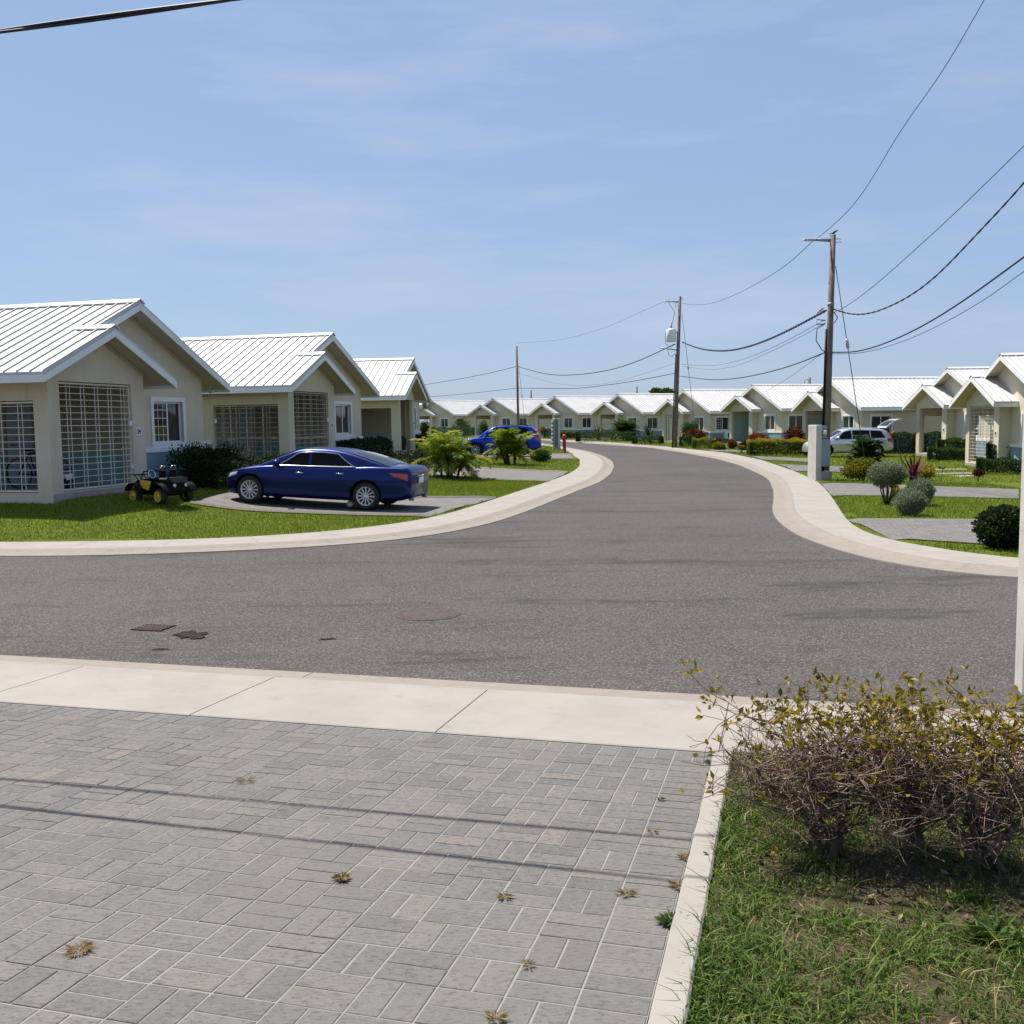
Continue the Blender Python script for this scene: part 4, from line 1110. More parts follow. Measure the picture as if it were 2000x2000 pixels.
def wagon():
    h, q = car('parked_car', 'silver estate car with its rear hatch raised, behind the grey meter pillar', 'car', WAG)
    # raised tailgate: curved panel with glass and dark inside
    def leaf(off, x0, x1, wd):
        rows = []
        for i in range(10):
            t = i / 9; a = R(8 + 38 * t)
            x = -1.80 - .98 * t; z = 1.44 + .60 * t - .10 * math.sin(t * 3.1) * -1 - .14 * t * t
            rows.append([(x + off * .5, y * (wd - .08 * t), z + off) for y in np.linspace(-1, 1, 9)])
        return rows
    up, dn = leaf(.03, 0, 0, .64), leaf(-.04, 0, 0, .62)
    mb = MB().grid(up, 0, True, flip=True); mb.grid(dn, 1, True)
    n = 9
    ed = lambda A, B: mb.grid([A, B], 0, True)
    ed([r[0] for r in up], [r[0] for r in dn]); ed([r[-1] for r in dn], [r[-1] for r in up]); ed(up[-1], dn[-1])
    t = mb.build('tailgate', [M['silver'], M['black']], h)
    MB().grid([[(x, y * .85, z + .006) for x, y, z in r] for r in up[1:6]], 0, True, flip=True).build('rear_glass', M['tint'], t)
    for s in (1, -1):
        MB().tube([(-1.95, s * .62, 1.18), (-2.12, s * .58, 1.62)], .014, 6).build('gas_strut', M['black'], h)
    MB().grid([[(-2.12 - .06 * (1 - abs(y)), y * .9, z) for y in np.linspace(-.62, .62, 9)] for z in (.72, .95)], 0, True).build('boot_opening', M['black'], h)
    for s in (1, -1):
        MB().tube([(-1.5, s * .52, 1.43), (-1.4, s * .53, 1.49), (.0, s * .53, 1.50), (.1, s * .52, 1.44)], .016, 6).build('roof_rail', M['silver'], h)
    p = GD(1653, 52.5); th = R(180 + 1)
    place(h, (p.x, p.y, p.z + .02), th); return h
wagon()

# ride-on toy buggy on the lawn
def toy():
    h = thing('toy_car', 'black and yellow ride-on toy buggy on the lawn beside the porch gate', 'toy car')
    m = MB()
    m.bbox(-.50, .50, -.20, .20, .17, .30, .03)
    body = m.build('chassis', M['black'], h)
    def loft(name, secs, mt):
        rows = [[(x, -w, z0), (x, -w, z1 - .03), (x, -w * .85, z1), (x, w * .85, z1), (x, w, z1 - .03), (x, w, z0), (x, -w, z0)] for x, w, z0, z1 in secs]
        mb = MB().grid(rows, 0, False); k = 6
        mb.add(rows[0][:-1], [tuple(range(6))], 0); mb.add(rows[-1][:-1], [tuple(range(6))[::-1]], 0)
        return mb.build(name, mt, h)
    loft('bonnet', [(.28, .24, .28, .50), (.45, .25, .28, .48), (.58, .22, .26, .43), (.63, .16, .26, .36)], M['black'])
    loft('rear_body', [(-.62, .18, .28, .44), (-.52, .27, .26, .54), (-.30, .28, .26, .54), (-.22, .26, .26, .40)], M['black'])
    for s in (1, -1):
        MB().add([(.02, s*.27, .27), (.27, s*.27, .32), (.30, s*.27, .49), (-.06, s*.27, .46), (.02, s*.30, .28), (.26, s*.30, .33), (.29, s*.29, .48), (-.05, s*.29, .45)], [(0,1,2,3), (4,7,6,5), (0,4,5,1), (1,5,6,2), (2,6,7,3), (3,7,4,0)]).build('door_panel', M['yellow'], h)
        for x in (.40, -.40):
            pts = [(x + .24 * math.cos(a), s * .33, .21 + .22 * math.sin(a)) for a in np.linspace(.25, 2.9, 9)]
            mb = MB()
            mb.grid([[(q[0], q[1] - .09, q[2]) for q in pts], [(q[0], q[1] + .09, q[2]) for q in pts]], 0, True); mb.grid([[(q[0], q[1] - .09, q[2] - .015) for q in pts], [(q[0], q[1] + .09, q[2] - .015) for q in pts]], 0, True, flip=True)
            mb.build('mudguard', M['black'], h)
        Mx = None
        sb = MB().bbox(-.28, -.22, s * .13 - .085, s * .13 + .085, .40, .70, .025); sb.bbox(-.22, .0, s * .13 - .085, s * .13 + .085, .38, .44, .02)
        so_ = sb.build('seat', M['black'], h)
        MB().tube([(-.25, s * .13 - .06, .70), (-.27, s * .13 - .045, .77), (-.27, s * .13 + .045, .77), (-.25, s * .13 + .06, .70)], .014, 6).build('headrest_hoop', M['steel'], so_)
        MB().lathe([(0, .012), (.035, .01), (.04, 0)], 12, 0, True, Matrix.Translation((-.625, s * .14, .38)) @ Matrix.Rotation(-math.pi / 2, 4, 'Y')).build('rear_lamp', M['lamp'], h)
        MB().lathe([(0, .012), (.04, .01), (.045, 0)], 12, 0, True, Matrix.Translation((.61, s * .13, .38)) @ Matrix.Rotation(math.pi / 2, 4, 'Y')).build('headlamp', M['lamp'], h)
    # front rack bar, windscreen bar, steering wheel
    rk = MB()
    for y in (-.16, -.06, .06, .16): rk.tube([(.50, y, .45), (.62, y, .58)], .012, 6)
    rk.tube([(.62, -.22, .58), (.62, .22, .58)], .015, 6); rk.build('front_rack', M['black'], h)
    ws = MB(); ws.tube([(.30, -.26, .46), (.20, -.25, .66), (.20, .25, .66), (.30, .26, .46)], .016, 6); ws.build('screen_hoop', M['black'], h)
    st = [(.10 + .03 * math.cos(a) , .13 + .085 * math.sin(a), .60 + .08 * math.cos(a)) for a in np.linspace(0, 2 * math.pi, 19)]
    sw = MB().tube(st, .010, 6); sw.tube([(.13, .13, .60), (.28, .13, .46)], .012, 6); sw.build('steering_wheel', M['steel'], h)
    rr_ = MB(); rr_.tube([(-.50, -.20, .52), (-.58, -.20, .70), (-.58, .20, .70), (-.50, .20, .52)], .014, 6); rr_.build('rear_hoop', M['black'], h)
    for x in (.40, -.40):
        for s in (1, -1): wheel(h, x, s * .33, .165, .118, 'yellow', 9, s, .15)
    a = G(263.5, 983.7); b = G(314, 990); c = G(369, 988)
    wb_ = .80; th = math.atan2(a.y - b.y, a.x - b.x)
    dirv = Vector((a.x - b.x, a.y - b.y, 0)).normalized()
    print('toy wheelbase', (a - b).length, 'track', (b - c).length, math.degrees(th))
    th = R(180 - 33); f = Vector((math.cos(th), math.sin(th), 0)); l = Vector((-f.y, f.x, 0))
    ctr = b + f * .40 - l * .33
    place(h, (ctr.x, ctr.y, H1(ctr.x, ctr.y) + .005), th)
    return h
toy()
# balls by the sedan's wheels
def ball(px, py, r, mt, lab):
    p = G(px, py)
    o = MB().lathe([(r * math.cos(a), r * math.sin(a)) for a in np.linspace(-math.pi / 2, math.pi / 2, 13)], 20, 0, True).build('ball', mt)
    o.location = (p.x, p.y, p.z + r + .02); tag(o, lab, 'ball')
def ballmat():
    m, nt, b = newmat('patched_ball'); v = N(nt, 'ShaderNodeTexVoronoi', Scale=9.0); nt.links.new(coords(nt), v.inputs['Vector'])
    s = nt.nodes.new('ShaderNodeSeparateColor'); nt.links.new(v.outputs['Color'], s.inputs[0])
    nt.links.new(ramp(nt, s.outputs[0], [(.0, (.45, .40, .32)), (.62, (.55, .52, .45)), (.64, (.05, .04, .03))], 'CONSTANT'), b.inputs['Base Color']); b.inputs['Roughness'].default_value = .5; return m
ball(686, 996, .10, ballmat(), 'scuffed white football beside the sedan rear wheel')
ball(523, 974, .045, M['plate'], 'small white ball behind the sedan front wheel')

# ------------------------------------------------------------------ plants
def leaves(P, D, L, W, fold=.25, tone=None, rng=RNG):
    # one folded blade per point: P base, D direction, L length, W half width
    n = len(P); D = D / (np.linalg.norm(D, axis=1)[:, None] + 1e-9)
    S = np.cross(D, rng.normal(size=(n, 3))); S /= np.linalg.norm(S, axis=1)[:, None] + 1e-9
    Nn = np.cross(S, D); L = np.broadcast_to(L, n)[:, None]; W = np.broadcast_to(W, n)[:, None]
    mid = P + D * L * .45
    Vt = np.stack([P, mid + S * W + Nn * W * fold, P + D * L, mid - S * W + Nn * W * fold], 1).reshape(-1, 3)
    Fc = np.arange(4 * n).reshape(n, 4)
    return Vt, Fc
def unit(n, rng=RNG):
    v = rng.normal(size=(n, 3)); return v / np.linalg.norm(v, axis=1)[:, None]
def cloud_blob(n, c, r, shell=.55, lump=.18, rng=RNG):
    # points through an uneven ellipsoid, denser near its skin
    d = unit(n, rng); k = rng.normal(size=(6, 3)) * 2.6; ph = rng.uniform(0, 6, 6)
    b = 1 + lump * np.sin(d @ k.T + ph).sum(1) / 2.4
    t = np.maximum(rng.random(n) ** .33, shell * rng.random(n)) * rng.uniform(.82, 1.05, n)
    return np.array(c) + d * (b * t)[:, None] * np.array(r), d
def cloud_box(n, lx, ly, h, rng=RNG, bot=.06):
    f = rng.random(n); p = np.stack([rng.uniform(-lx/2, lx/2, n), rng.uniform(-ly/2, ly/2, n), rng.uniform(bot, h, n)], 1)
    d = np.zeros((n, 3)); side = rng.integers(0, 5, n); dep = rng.exponential(.05, n)
    for k, (ax, sg) in enumerate(((0, 1), (0, -1), (1, 1), (1, -1), (2, 1))):
        q = side == k; lim = (lx/2, ly/2, h)[ax]
        p[q, ax] = sg * (lim - dep[q]) if ax < 2 else h - dep[q]; d[q, ax] = sg
    wob = .05 * np.sin(p[:, 0] * 7 + 1) + .05 * np.sin(p[:, 1] * 6 + p[:, 0] * 3)
    p[:, 2] += wob * (p[:, 2] / h); return p, d
def shrub(name, label, cat, loc, rz, kind, sx, sy, h, m, n, L=.06, W=.022, group=None, lo=0.0, lift=0.0, up=.5, stemn=5, flat=False, topm=None):
    t = thing(name, label, cat, loc, rz, group)
    rng = np.random.default_rng(int(abs(loc[0] * 131 + loc[1] * 17 + h * 97)) + 5)
    if kind == 'box': P, D = cloud_box(n, sx, sy, h, rng)
    elif kind == 'ball':
        P, D = cloud_blob(n, (0, 0, lift + (h - lift) / 2), (sx / 2, sy / 2, (h - lift) / 2), .9, .05, rng)
    else:
        k = 7; Ps = []; Ds = []
        for i in range(k):
            a = 2 * math.pi * i / k + rng.uniform(-.4, .4); q = rng.uniform(.15, .55) if i else 0
            c = (math.cos(a) * q * sx * .55, math.sin(a) * q * sy * .55, lift + (h - lift) * rng.uniform(.38, .66))
            p, d = cloud_blob(n // k, c, (sx * rng.uniform(.22, .36), sy * rng.uniform(.22, .36), (h - lift) * rng.uniform(.30, .42)), .5, .3, rng)
            Ps.append(p); Ds.append(d)
        P, D = np.vstack(Ps), np.vstack(Ds); P[:, 2] = np.clip(P[:, 2], .03, h * 1.04)
    D = D + rng.normal(size=D.shape) * .75; D[:, 2] += up
    cl = .5 + .25 * np.sin(P[:, 0] * 9 + 2) + .25 * np.sin(P[:, 1] * 8 + P[:, 2] * 9)
    tone = np.clip(rng.beta(2, 2.4, len(P)) * .7 + .3 * cl + lo, 0, 1)
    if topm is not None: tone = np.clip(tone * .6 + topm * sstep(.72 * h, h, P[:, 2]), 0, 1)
    Vt, Fc = leaves(P, D, L * rng.uniform(.6, 1.3, len(P)), W * rng.uniform(.7, 1.2, len(P)), rng=rng)
    np_mesh('foliage', Vt, Fc, m, tone=tone, parent=t)
    st = MB()
    for i in range(stemn):
        a = rng.uniform(0, 6.28); q = rng.uniform(.1, .38); x, y = math.cos(a) * sx * q, math.sin(a) * sy * q
        if kind == 'box': x, y = rng.uniform(-.42, .42) * sx, rng.uniform(-.3, .3) * sy
        x0, y0 = (x * .8, y * .8) if kind == 'box' else (x * .12, y * .12)
        st.tube([(x0, y0, -.05), ((x0 + x) / 2 + rng.normal(0, .02), (y0 + y) / 2, h * .3), (x, y, h * .62)], [.018, .013, .006], 5)
    st.build('stems', M['bark'], t)
    return t
def px_shrub(x0, x1, ytop, ybase, d=None, **kw):
    xc = (x0 + x1) / 2
    p = GD(xc, d) if d else G(xc, ybase)
    k = p.y / F_ * 1.03
    top = at_depth(xc, ytop, p.y).z; h = max(.12, top - p.z)
    return p, (x1 - x0) * k, h
def PS(name, label, cat, x0, x1, yt, yb, kind, m, n, d=None, depth=None, **kw):
    p, w, h = px_shrub(x0, x1, yt, yb, d)
    rz = kw.pop('rz', -math.atan2(p.x, p.y))
    return shrub(name, label, cat, p, rz, kind, w, depth or w * .9, h, M[m], n, **kw)

GC = 'small clipped shrubs'
# -- around the left houses
def hs(k, x, y, rz_add, name, label, cat, sx, sy, h, m, n, kind='box', **kw):
    p, yaw = hloc(k, x, y)
    return shrub(name, label, cat, p, yaw + rz_add, kind, sx, sy, h, M[m], n, **kw)
hs('24', .15, 5.7, 0, 'flowering_bush', 'dark bush with red and white flowers under the window of number 24', 'bush', .9, 3.0, 1.12, 'flower', 9000, 'lump', L=.07, W=.026)
hs('24', .95, 5.9, 0, 'hedge', 'low dark hedge behind the toy buggy in front of number 24', 'hedge', .75, 3.7, .66, 'darkleaf', 9000, L=.05, W=.02)
hs('24', .95, 8.1, 0, 'shrub', 'light flecked leafy shrub at the end of the hedge ahead of the sedan bonnet', 'shrub', .8, .9, .78, 'leaf', 2600, 'lump', L=.06, W=.024, lo=.15)
hs('23', .25, 5.0, 0, 'hedge', 'dark hedge under the front window of number 23', 'hedge', .9, 3.2, .98, 'darkleaf', 8000, L=.06, W=.024)
hs('23', 1.15, 5.6, 0, 'hedge', 'low dark hedge just above the sedan roof', 'hedge', .6, 4.2, .58, 'darkleaf', 7000, L=.05, W=.02)
hs('23', 1.2, 8.6, 0, 'shrub', 'pale green leafy shrub above the sedan rear window', 'shrub', .9, 1.0, .85, 'leaf', 2600, 'lump', L=.07, W=.028, lo=.3)
hs('22', .3, 5.0, 0, 'hedge', 'dark hedge between the third left house and the large palm clump', 'hedge', 1.0, 3.2, .95, 'darkleaf', 6000, L=.06, W=.024)
PS('hedge', 'low clipped hedge seen between the left palm clump and the blue SUV bonnet', 'hedge', 846, 925, 836, 0, 'box', 'leaf', 5000, d=80, depth=1.0, L=.08, W=.03)
PS('shrub', 'dark leafy shrub beside the edge of the third left house', 'shrub', 817, 840, 820, 0, 'lump', 'darkleaf', 2200, d=88, L=.10, W=.04)
PS('shrub', 'loose green shrub in front of the leftmost far house windows', 'shrub', 886, 926, 816, 0, 'lump', 'leaf', 2600, d=100, L=.11, W=.04)
PS('shrub', 'dark shrub seen beyond the roof of the blue SUV', 'shrub', 934, 958, 820, 0, 'lump', 'leaf', 2000, d=108, L=.11, W=.04)
PS('flowering_bush', 'low plant of glossy dark leaves beside the right palm clump on the left lawn', 'bush', 1032, 1081, 880, 903, 'lump', 'leaf', 2600, L=.12, W=.035, up=1.0)
# -- far side of the bend
PS('topiary_tree', 'small tan-leaved standard shrub left of the meter pillar', 'topiary', 1055, 1067, 834, 0, 'ball', 'lime', 900, d=100, lift=.45, L=.10, W=.04, lo=.1)
PS('hedge', 'dark square hedge between the tan standard shrub and the left meter pillar', 'hedge', 1064, 1090, 840, 0, 'box', 'darkleaf', 2500, d=103, depth=1.2, L=.09, W=.035)
PS('hedge', 'clipped dark hedge right behind the red hydrant', 'hedge', 1093, 1127, 847, 858, 'box', 'darkleaf', 3500, depth=1.2, L=.09, W=.03)
PS('shrub', 'reddish tipped shrub above the hedge behind the hydrant', 'shrub', 1092, 1124, 838, 0, 'lump', 'lime', 1500, d=101, L=.10, W=.035)
PS('hedge', 'long dark clipped hedge below the bronze spiky plant', 'hedge', 1127, 1239, 844.5, 863.5, 'box', 'leaf', 9000, depth=1.0, rz=-.42, L=.08, W=.03)
PS('hedge', 'clipped green hedge under the sago palm', 'hedge', 1238, 1293, 853, 868, 'box', 'leaf', 5000, depth=1.0, rz=-.5, L=.07, W=.026)
def spiky(name, label, cat, x0, x1, yt, yb, d, m, n, W=.03, spread=1.0):
    p, w, h = px_shrub(x0, x1, yt, yb, d)
    t = thing(name, label, cat, p)
    rng = np.random.default_rng(int(x0)); Vs = []; Fs = []; tn = []; o = 0
    for i in range(n):
        a = rng.uniform(0, 6.28); e = rng.uniform(.12, 1.35) ** .9; L = h * rng.uniform(.85, 1.1) if e > .8 else w * .5 * rng.uniform(.85, 1.15)
        dv = np.array([math.cos(a) * math.cos(e), math.sin(a) * math.cos(e), math.sin(e)]); s = np.array([-math.sin(a), math.cos(a), 0])
        for k in range(5):
            q = k / 4; pt = np.array([0, 0, .12 * h]) + dv * L * q; pt[2] -= .10 * L * q * q; ww = W * (1 - q) ** .6 * (0.6 + q)
            Vs += [pt + s * ww, pt - s * ww]
        for k in range(4): Fs.append((o + 2*k, o + 2*k + 1, o + 2*k + 3, o + 2*k + 2)); tn.append(rng.random())
        o += 10
    np_mesh('blades', Vs, Fs, M[m], tone=tn, parent=t)
    MB().lathe([(.10, -.05), (.13, .08), (.09, .2), (0, .25)], 10).build('stump', M['bark'], t)
    return t
spiky('agave', 'bronze spiky plant behind the long hedge under the far bend houses', 'plant', 1152, 1187, 829, 0, 94, 'agave', 60, .05)
spiky('sago_palm', 'dark sago palm with stiff radiating fronds left of the transformer pole', 'palm', 1250, 1287, 824, 0, 84, 'darkleaf', 80, .045)
def palm(name, label, x0, x1, yt, yb, d, m, nf, stems=4, cat='palm', droop=.6, leaflet=.30, seed=1):
    p, w, h = px_shrub(x0, x1, yt, yb, d)
    t = thing(name, label, cat, p); rng = np.random.default_rng(seed)
    Vs = []; Fs = []; tn = []; o = 0; st = MB()
    bases = [(rng.normal(0, .07 * w), rng.normal(0, .07 * w)) for _ in range(stems)]
    for bx, by in bases: st.tube([(bx, by, -.05), (bx * 1.2, by * 1.2, h * .15), (bx * 1.6, by * 1.6, h * .30)], [.05, .04, .03], 7)
    st.build('trunk', M['bark'], t)
    ra = MB()
    for i in range(nf):
        bx, by = bases[i % stems]; a = 2.39996 * i + rng.uniform(-.3, .3); e0 = rng.uniform(.35, 1.52); up_ = rng.random() < .5; e0 = rng.uniform(1.1, 1.5) if up_ else e0; L = rng.uniform(.8, 1.1) * (h * .92 if up_ else max(h * .68, w * .48))
        pts = []; q = np.array([bx * 1.5, by * 1.5, h * rng.uniform(.10, .30)]); e = e0; K = 12; tv = rng.random()
        for k in range(K + 1):
            pts.append(q.copy()); dv = np.array([math.cos(a) * math.cos(e), math.sin(a) * math.cos(e), math.sin(e)])
            q = q + dv * L / K; e -= droop * ((.9 if up_ else 1.7) + .8 * rng.random()) / K * (1 + k / K)
        pts = np.array(pts); pts[:, 2] = np.maximum(pts[:, 2], .02)
        ra.tube(pts, list(np.linspace(.012, .003, K + 1)), 4, 0)
        for k in range(2, K):
            for sub in (0, .33, .66):
                base = pts[k] * (1 - sub) + pts[k+1] * sub; tv_ = pts[k+1] - pts[k]; tv_ /= np.linalg.norm(tv_)
                side = np.cross(tv_, [0, 0, 1]); side /= np.linalg.norm(side) + 1e-9; upv = np.cross(side, tv_)
                ll = leaflet * math.sin(math.pi * (.12 + .85 * (k + sub) / K)) ** .7 * rng.uniform(.8, 1.15)
                for sg in (1, -1):
                    dv = side * sg * .82 + tv_ * .55 + upv * rng.uniform(.05, .4); dv /= np.linalg.norm(dv)
                    wv = np.cross(dv, upv); wv = wv / (np.linalg.norm(wv) + 1e-9) * .022 * (1 + .5 * (p.y > 40))
                    m1 = base + dv * ll * .5 + upv * .01; tip = base + dv * ll - np.array([0, 0, ll * rng.uniform(.1, .4)])
                    Vs += [base, m1 + wv, tip, m1 - wv]; Fs.append((o, o+1, o+2, o+3)); o += 4
                    tn.append(np.clip(tv * .55 + rng.random() * .4 + (.15 if e0 < .8 else 0), 0, 1))
    f = np_mesh('fronds', Vs, Fs, M[m], tone=tn, parent=t)
    ra.build('frond_stalks', M['lime'] if m == 'palm' else M['greenpalm'], f)
    return t
palm('palm_clump', 'large yellow-green palm clump with browning fronds on the lawn behind the sedan', 829, 930, 836, 934, None, 'palm', 48, 6, seed=3, leaflet=.44, droop=.70)
palm('palm_clump', 'smaller yellow-green palm clump in front of the blue SUV', 962, 1038, 834, 908, None, 'palm', 32, 6, seed=8, leaflet=.48, droop=.6)
palm('palm_bush', 'wide dark green palm bush between sago palm and bronze spiky plant', 1188, 1252, 818, 0, 90, 'greenpalm', 60, 6, seed=5, leaflet=.6)
palm('date_palm', 'dwarf palm with fine dark fronds in front of the silver car door', 1640, 1729, 851, 0, 41, 'greenpalm', 46, 1, seed=6, leaflet=.30)
# -- in front of the right houses
PS('shrub', 'tall green shrub right of the transformer pole foot', 'shrub', 1329, 1368, 823, 0, 'lump', 'leaf', 3200, d=78, L=.13, W=.05, lo=.1)
PS('croton', 'red and green croton row below the window right of the transformer pole', 'croton', 1338, 1386, 836, 0, 'lump', 'croton', 3000, d=75, L=.13, W=.04)
PS('hedge', 'green hedge with yellow blooms at the transformer pole foot', 'hedge', 1328, 1357, 853, 873, 'box', 'leaf', 3000, L=.07, W=.03)
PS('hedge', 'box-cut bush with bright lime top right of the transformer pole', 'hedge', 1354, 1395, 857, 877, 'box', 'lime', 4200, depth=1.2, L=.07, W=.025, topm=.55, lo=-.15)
PS('shrub', 'rounded yellow-green clipped bush below the air conditioner', 'shrub', 1391, 1414, 863, 879, 'ball', 'lime', 1800, L=.07, W=.025, lo=.15)
PS('croton', 'small red croton behind the rounded clipped bush', 'croton', 1394, 1410, 856, 0, 'lump', 'croton', 900, d=69, L=.12, W=.035)
spiky('spider_plant', 'pale lime strap-leaved plant between rounded bush and red croton', 'plant', 1407, 1421, 866, 879, None, 'lime', 40, .03)
PS('croton', 'bright red croton in front of the teal porch panel', 'croton', 1421, 1441, 858, 877, 'lump', 'croton', 1600, L=.13, W=.035, lo=.2)
PS('topiary_tree', 'tiny round-headed standard bush beside the far paved drive', 'topiary', 1440, 1457, 870, 885, 'ball', 'lime', 900, lift=.25, L=.06, W=.022)
PS('croton', 'dark red low shrub left of the long yellow-topped hedge', 'croton', 1445, 1464, 860, 880, 'lump', 'redleaf', 1500, L=.10, W=.03)
PS('hedge', 'long dark hedge with yellow top left of the silver car', 'hedge', 1465, 1571, 860, 889.5, 'box', 'ygold', 15000, depth=1.6, rz=-.12, L=.08, W=.028, topm=.75, lo=-.42)  # leaf tone turns yellower towards the top
PS('croton', 'row of scarlet croton under the brown curtained window', 'croton', 1455, 1507, 847, 0, 'lump', 'croton', 3200, d=70.5, depth=.8, L=.12, W=.035, lo=.25)
PS('croton', 'round red croton between brown window and the nearest utility pole', 'croton', 1535, 1570, 837, 0, 'lump', 'croton', 3000, d=62, L=.16, W=.04)
PS('hedge', 'tall dark hedge right behind the raised hatch of the silver car', 'hedge', 1732, 1788, 848, 0, 'box', 'leaf', 7000, d=55.6, depth=.9, L=.08, W=.03, lo=-.05)
PS('hedge', 'dark hedge glimpsed through the open porch right of the silver car', 'hedge', 1806, 1840, 847, 0, 'box', 'leaf', 4000, d=55.6, depth=.8, L=.08, W=.03)
PS('hedge', 'upper light-tipped hedge between the open porch and barred porch on the right', 'hedge', 1833, 1887, 860, 0, 'box', 'leaf', 6000, d=47.5, depth=.9, L=.08, W=.032, lo=.12)
PS('hedge', 'lower clipped hedge between the open porch and barred porch on the right', 'hedge', 1816, 1885, 876, 901, 'box', 'leaf', 9000, depth=1.0, L=.055, W=.022)
PS('flowering_bush', 'dark bush dotted with red flowers by the right pillar top', 'bush', 1933, 2004, 870, 0, 'box', 'flower', 7000, d=39, depth=1.0, L=.08, W=.03)
PS('hedge', 'low clipped hedge in front of the barred porch by the right pillar', 'hedge', 1914, 2004, 899, 926, 'box', 'leaf', 11000, depth=1.0, L=.05, W=.02)
PS('shrub', 'tiny red-leaved shrub on the lawn before the barred porch', 'shrub', 1902, 1920, 917, 941, 'lump', 'redleaf', 350, lift=.12, L=.07, W=.022)
PS('shrub', 'loose yellow-green bush behind the largest clipped ball', 'bush', 1647, 1716, 894, 940, 'lump', 'ygold', 5200, L=.07, W=.024)
PS('shrub', 'little yellow-green tuft between the clipped balls', 'shrub', 1741, 1760, 952, 979, 'lump', 'ygold', 900, L=.045, W=.018, lo=.2)
PS('shrub', 'golden croton with a red lower leaf tuft right of the dark red dracaena', 'bush', 1789, 1826, 911, 938, 'lump', 'ygold', 1700, L=.08, W=.025, lo=.2)
spiky('dracaena', 'dark red strap-leaved plant above the two clipped balls', 'plant', 1766, 1802, 886, 942, None, 'redleaf', 34, .045)
PS('topiary_ball', 'largest grey-green clipped dome with loose twiggy skirt', 'topiary', 1695, 1768, 901, 985, 'ball', 'silverleaf', 6500, lift=.36, L=.045, W=.014, stemn=12, group=None)
PS('topiary_ball', 'grey-green clipped ball half hidden behind the front one', 'topiary', 1769, 1825, 934, 988, 'ball', 'silverleaf', 6000, L=.035, W=.012)
PS('topiary_ball', 'grey-green clipped ball nearest the road', 'topiary', 1746, 1809, 953, 1007, 'ball', 'silverleaf', 7500, L=.032, W=.011)
PS('shrub', 'dark glossy round bush beside the right pillar', 'bush', 1908, 2012, 990, 1072, 'ball', 'darkleaf', 7000, L=.06, W=.024, lo=.12)
p = G(1768, 929); q = at_depth(1742, 848, p.y)
t = thing('aloe', 'bare bent flower stalk with drooping red tip above the red dracaena', 'plant', p)
dz = q - p
st_ = [(0, 0, 0), (dz.x * .35, 0, dz.z * .45), (dz.x * .62, 0, dz.z * .85), (dz.x * .72, 0, dz.z * 1.02), (dz.x * .92, 0, dz.z * 1.03)]
MB().tube(st_, .012, 5).build('stalk', M['bark'], t)
hd = MB().tube([st_[3], (dz.x * .85, 0, dz.z * 1.06), (dz.x * .98, 0, dz.z * 1.0), (dz.x * 1.15, 0, dz.z * 1.03)], [.015, .04, .035, .01], 6); hd.build('flower_head', M['red'], t)
p = G(1839, 942); t = thing('sapling', 'thin staked sapling with a few leaves on the right lawn', 'plant', p)
MB().tube([(0, 0, -.02), (.01, 0, .42)], .010, 5).build('stem', M['bark'], t)
Vt, Fc = leaves(np.array([0, 0, .42]) + RNG.normal(0, .02, (14, 3)), unit(14) * [1, 1, .3], .13, .03); np_mesh('foliage', Vt, Fc, M['leaf'], tone=RNG.random(14), parent=t)

# far tree top behind the roofs
def tree(px0, px1, yt, d, label):
    pc = GD((px0 + px1) / 2, d); top = at_depth((px0 + px1) / 2, yt, d); w = (px1 - px0) * d / F_; h = top.z - pc.z
    t = thing('tree', label, 'tree', pc); rng = np.random.default_rng(4)
    Ps = []; Ds = []; tr = MB().tube([(0, 0, -.1), (.1, 0, h * .35), (0, .1, h * .6)], [.28, .2, .14], 9)
    for i in range(16):
        c = np.array([rng.normal(0, .22) * w, rng.normal(0, .22) * w, h * rng.uniform(.62, .92)]); r = w * rng.uniform(.12, .2)
        a, b = cloud_blob(420, c, (r, r, r * .6), .5, .3, rng); Ps.append(a); Ds.append(b)
        tr.tube([(0, .1, h * .55), tuple(c * [.5, .5, .9]), tuple(c)], [.1, .06, .03], 6)
    tr.build('trunk', M['bark'], t)
    P = np.vstack(Ps); P[:, 2] = np.minimum(P[:, 2], h); Vt, Fc = leaves(P, np.vstack(Ds) + unit(len(P)), .35, .14, rng=rng)
    np_mesh('crown', Vt, Fc, M['leaf'], tone=rng.beta(2, 2, len(P)), parent=t)
tree(1262, 1322, 758, 150, 'spreading tree crown showing over the roofs left of the transformer pole')

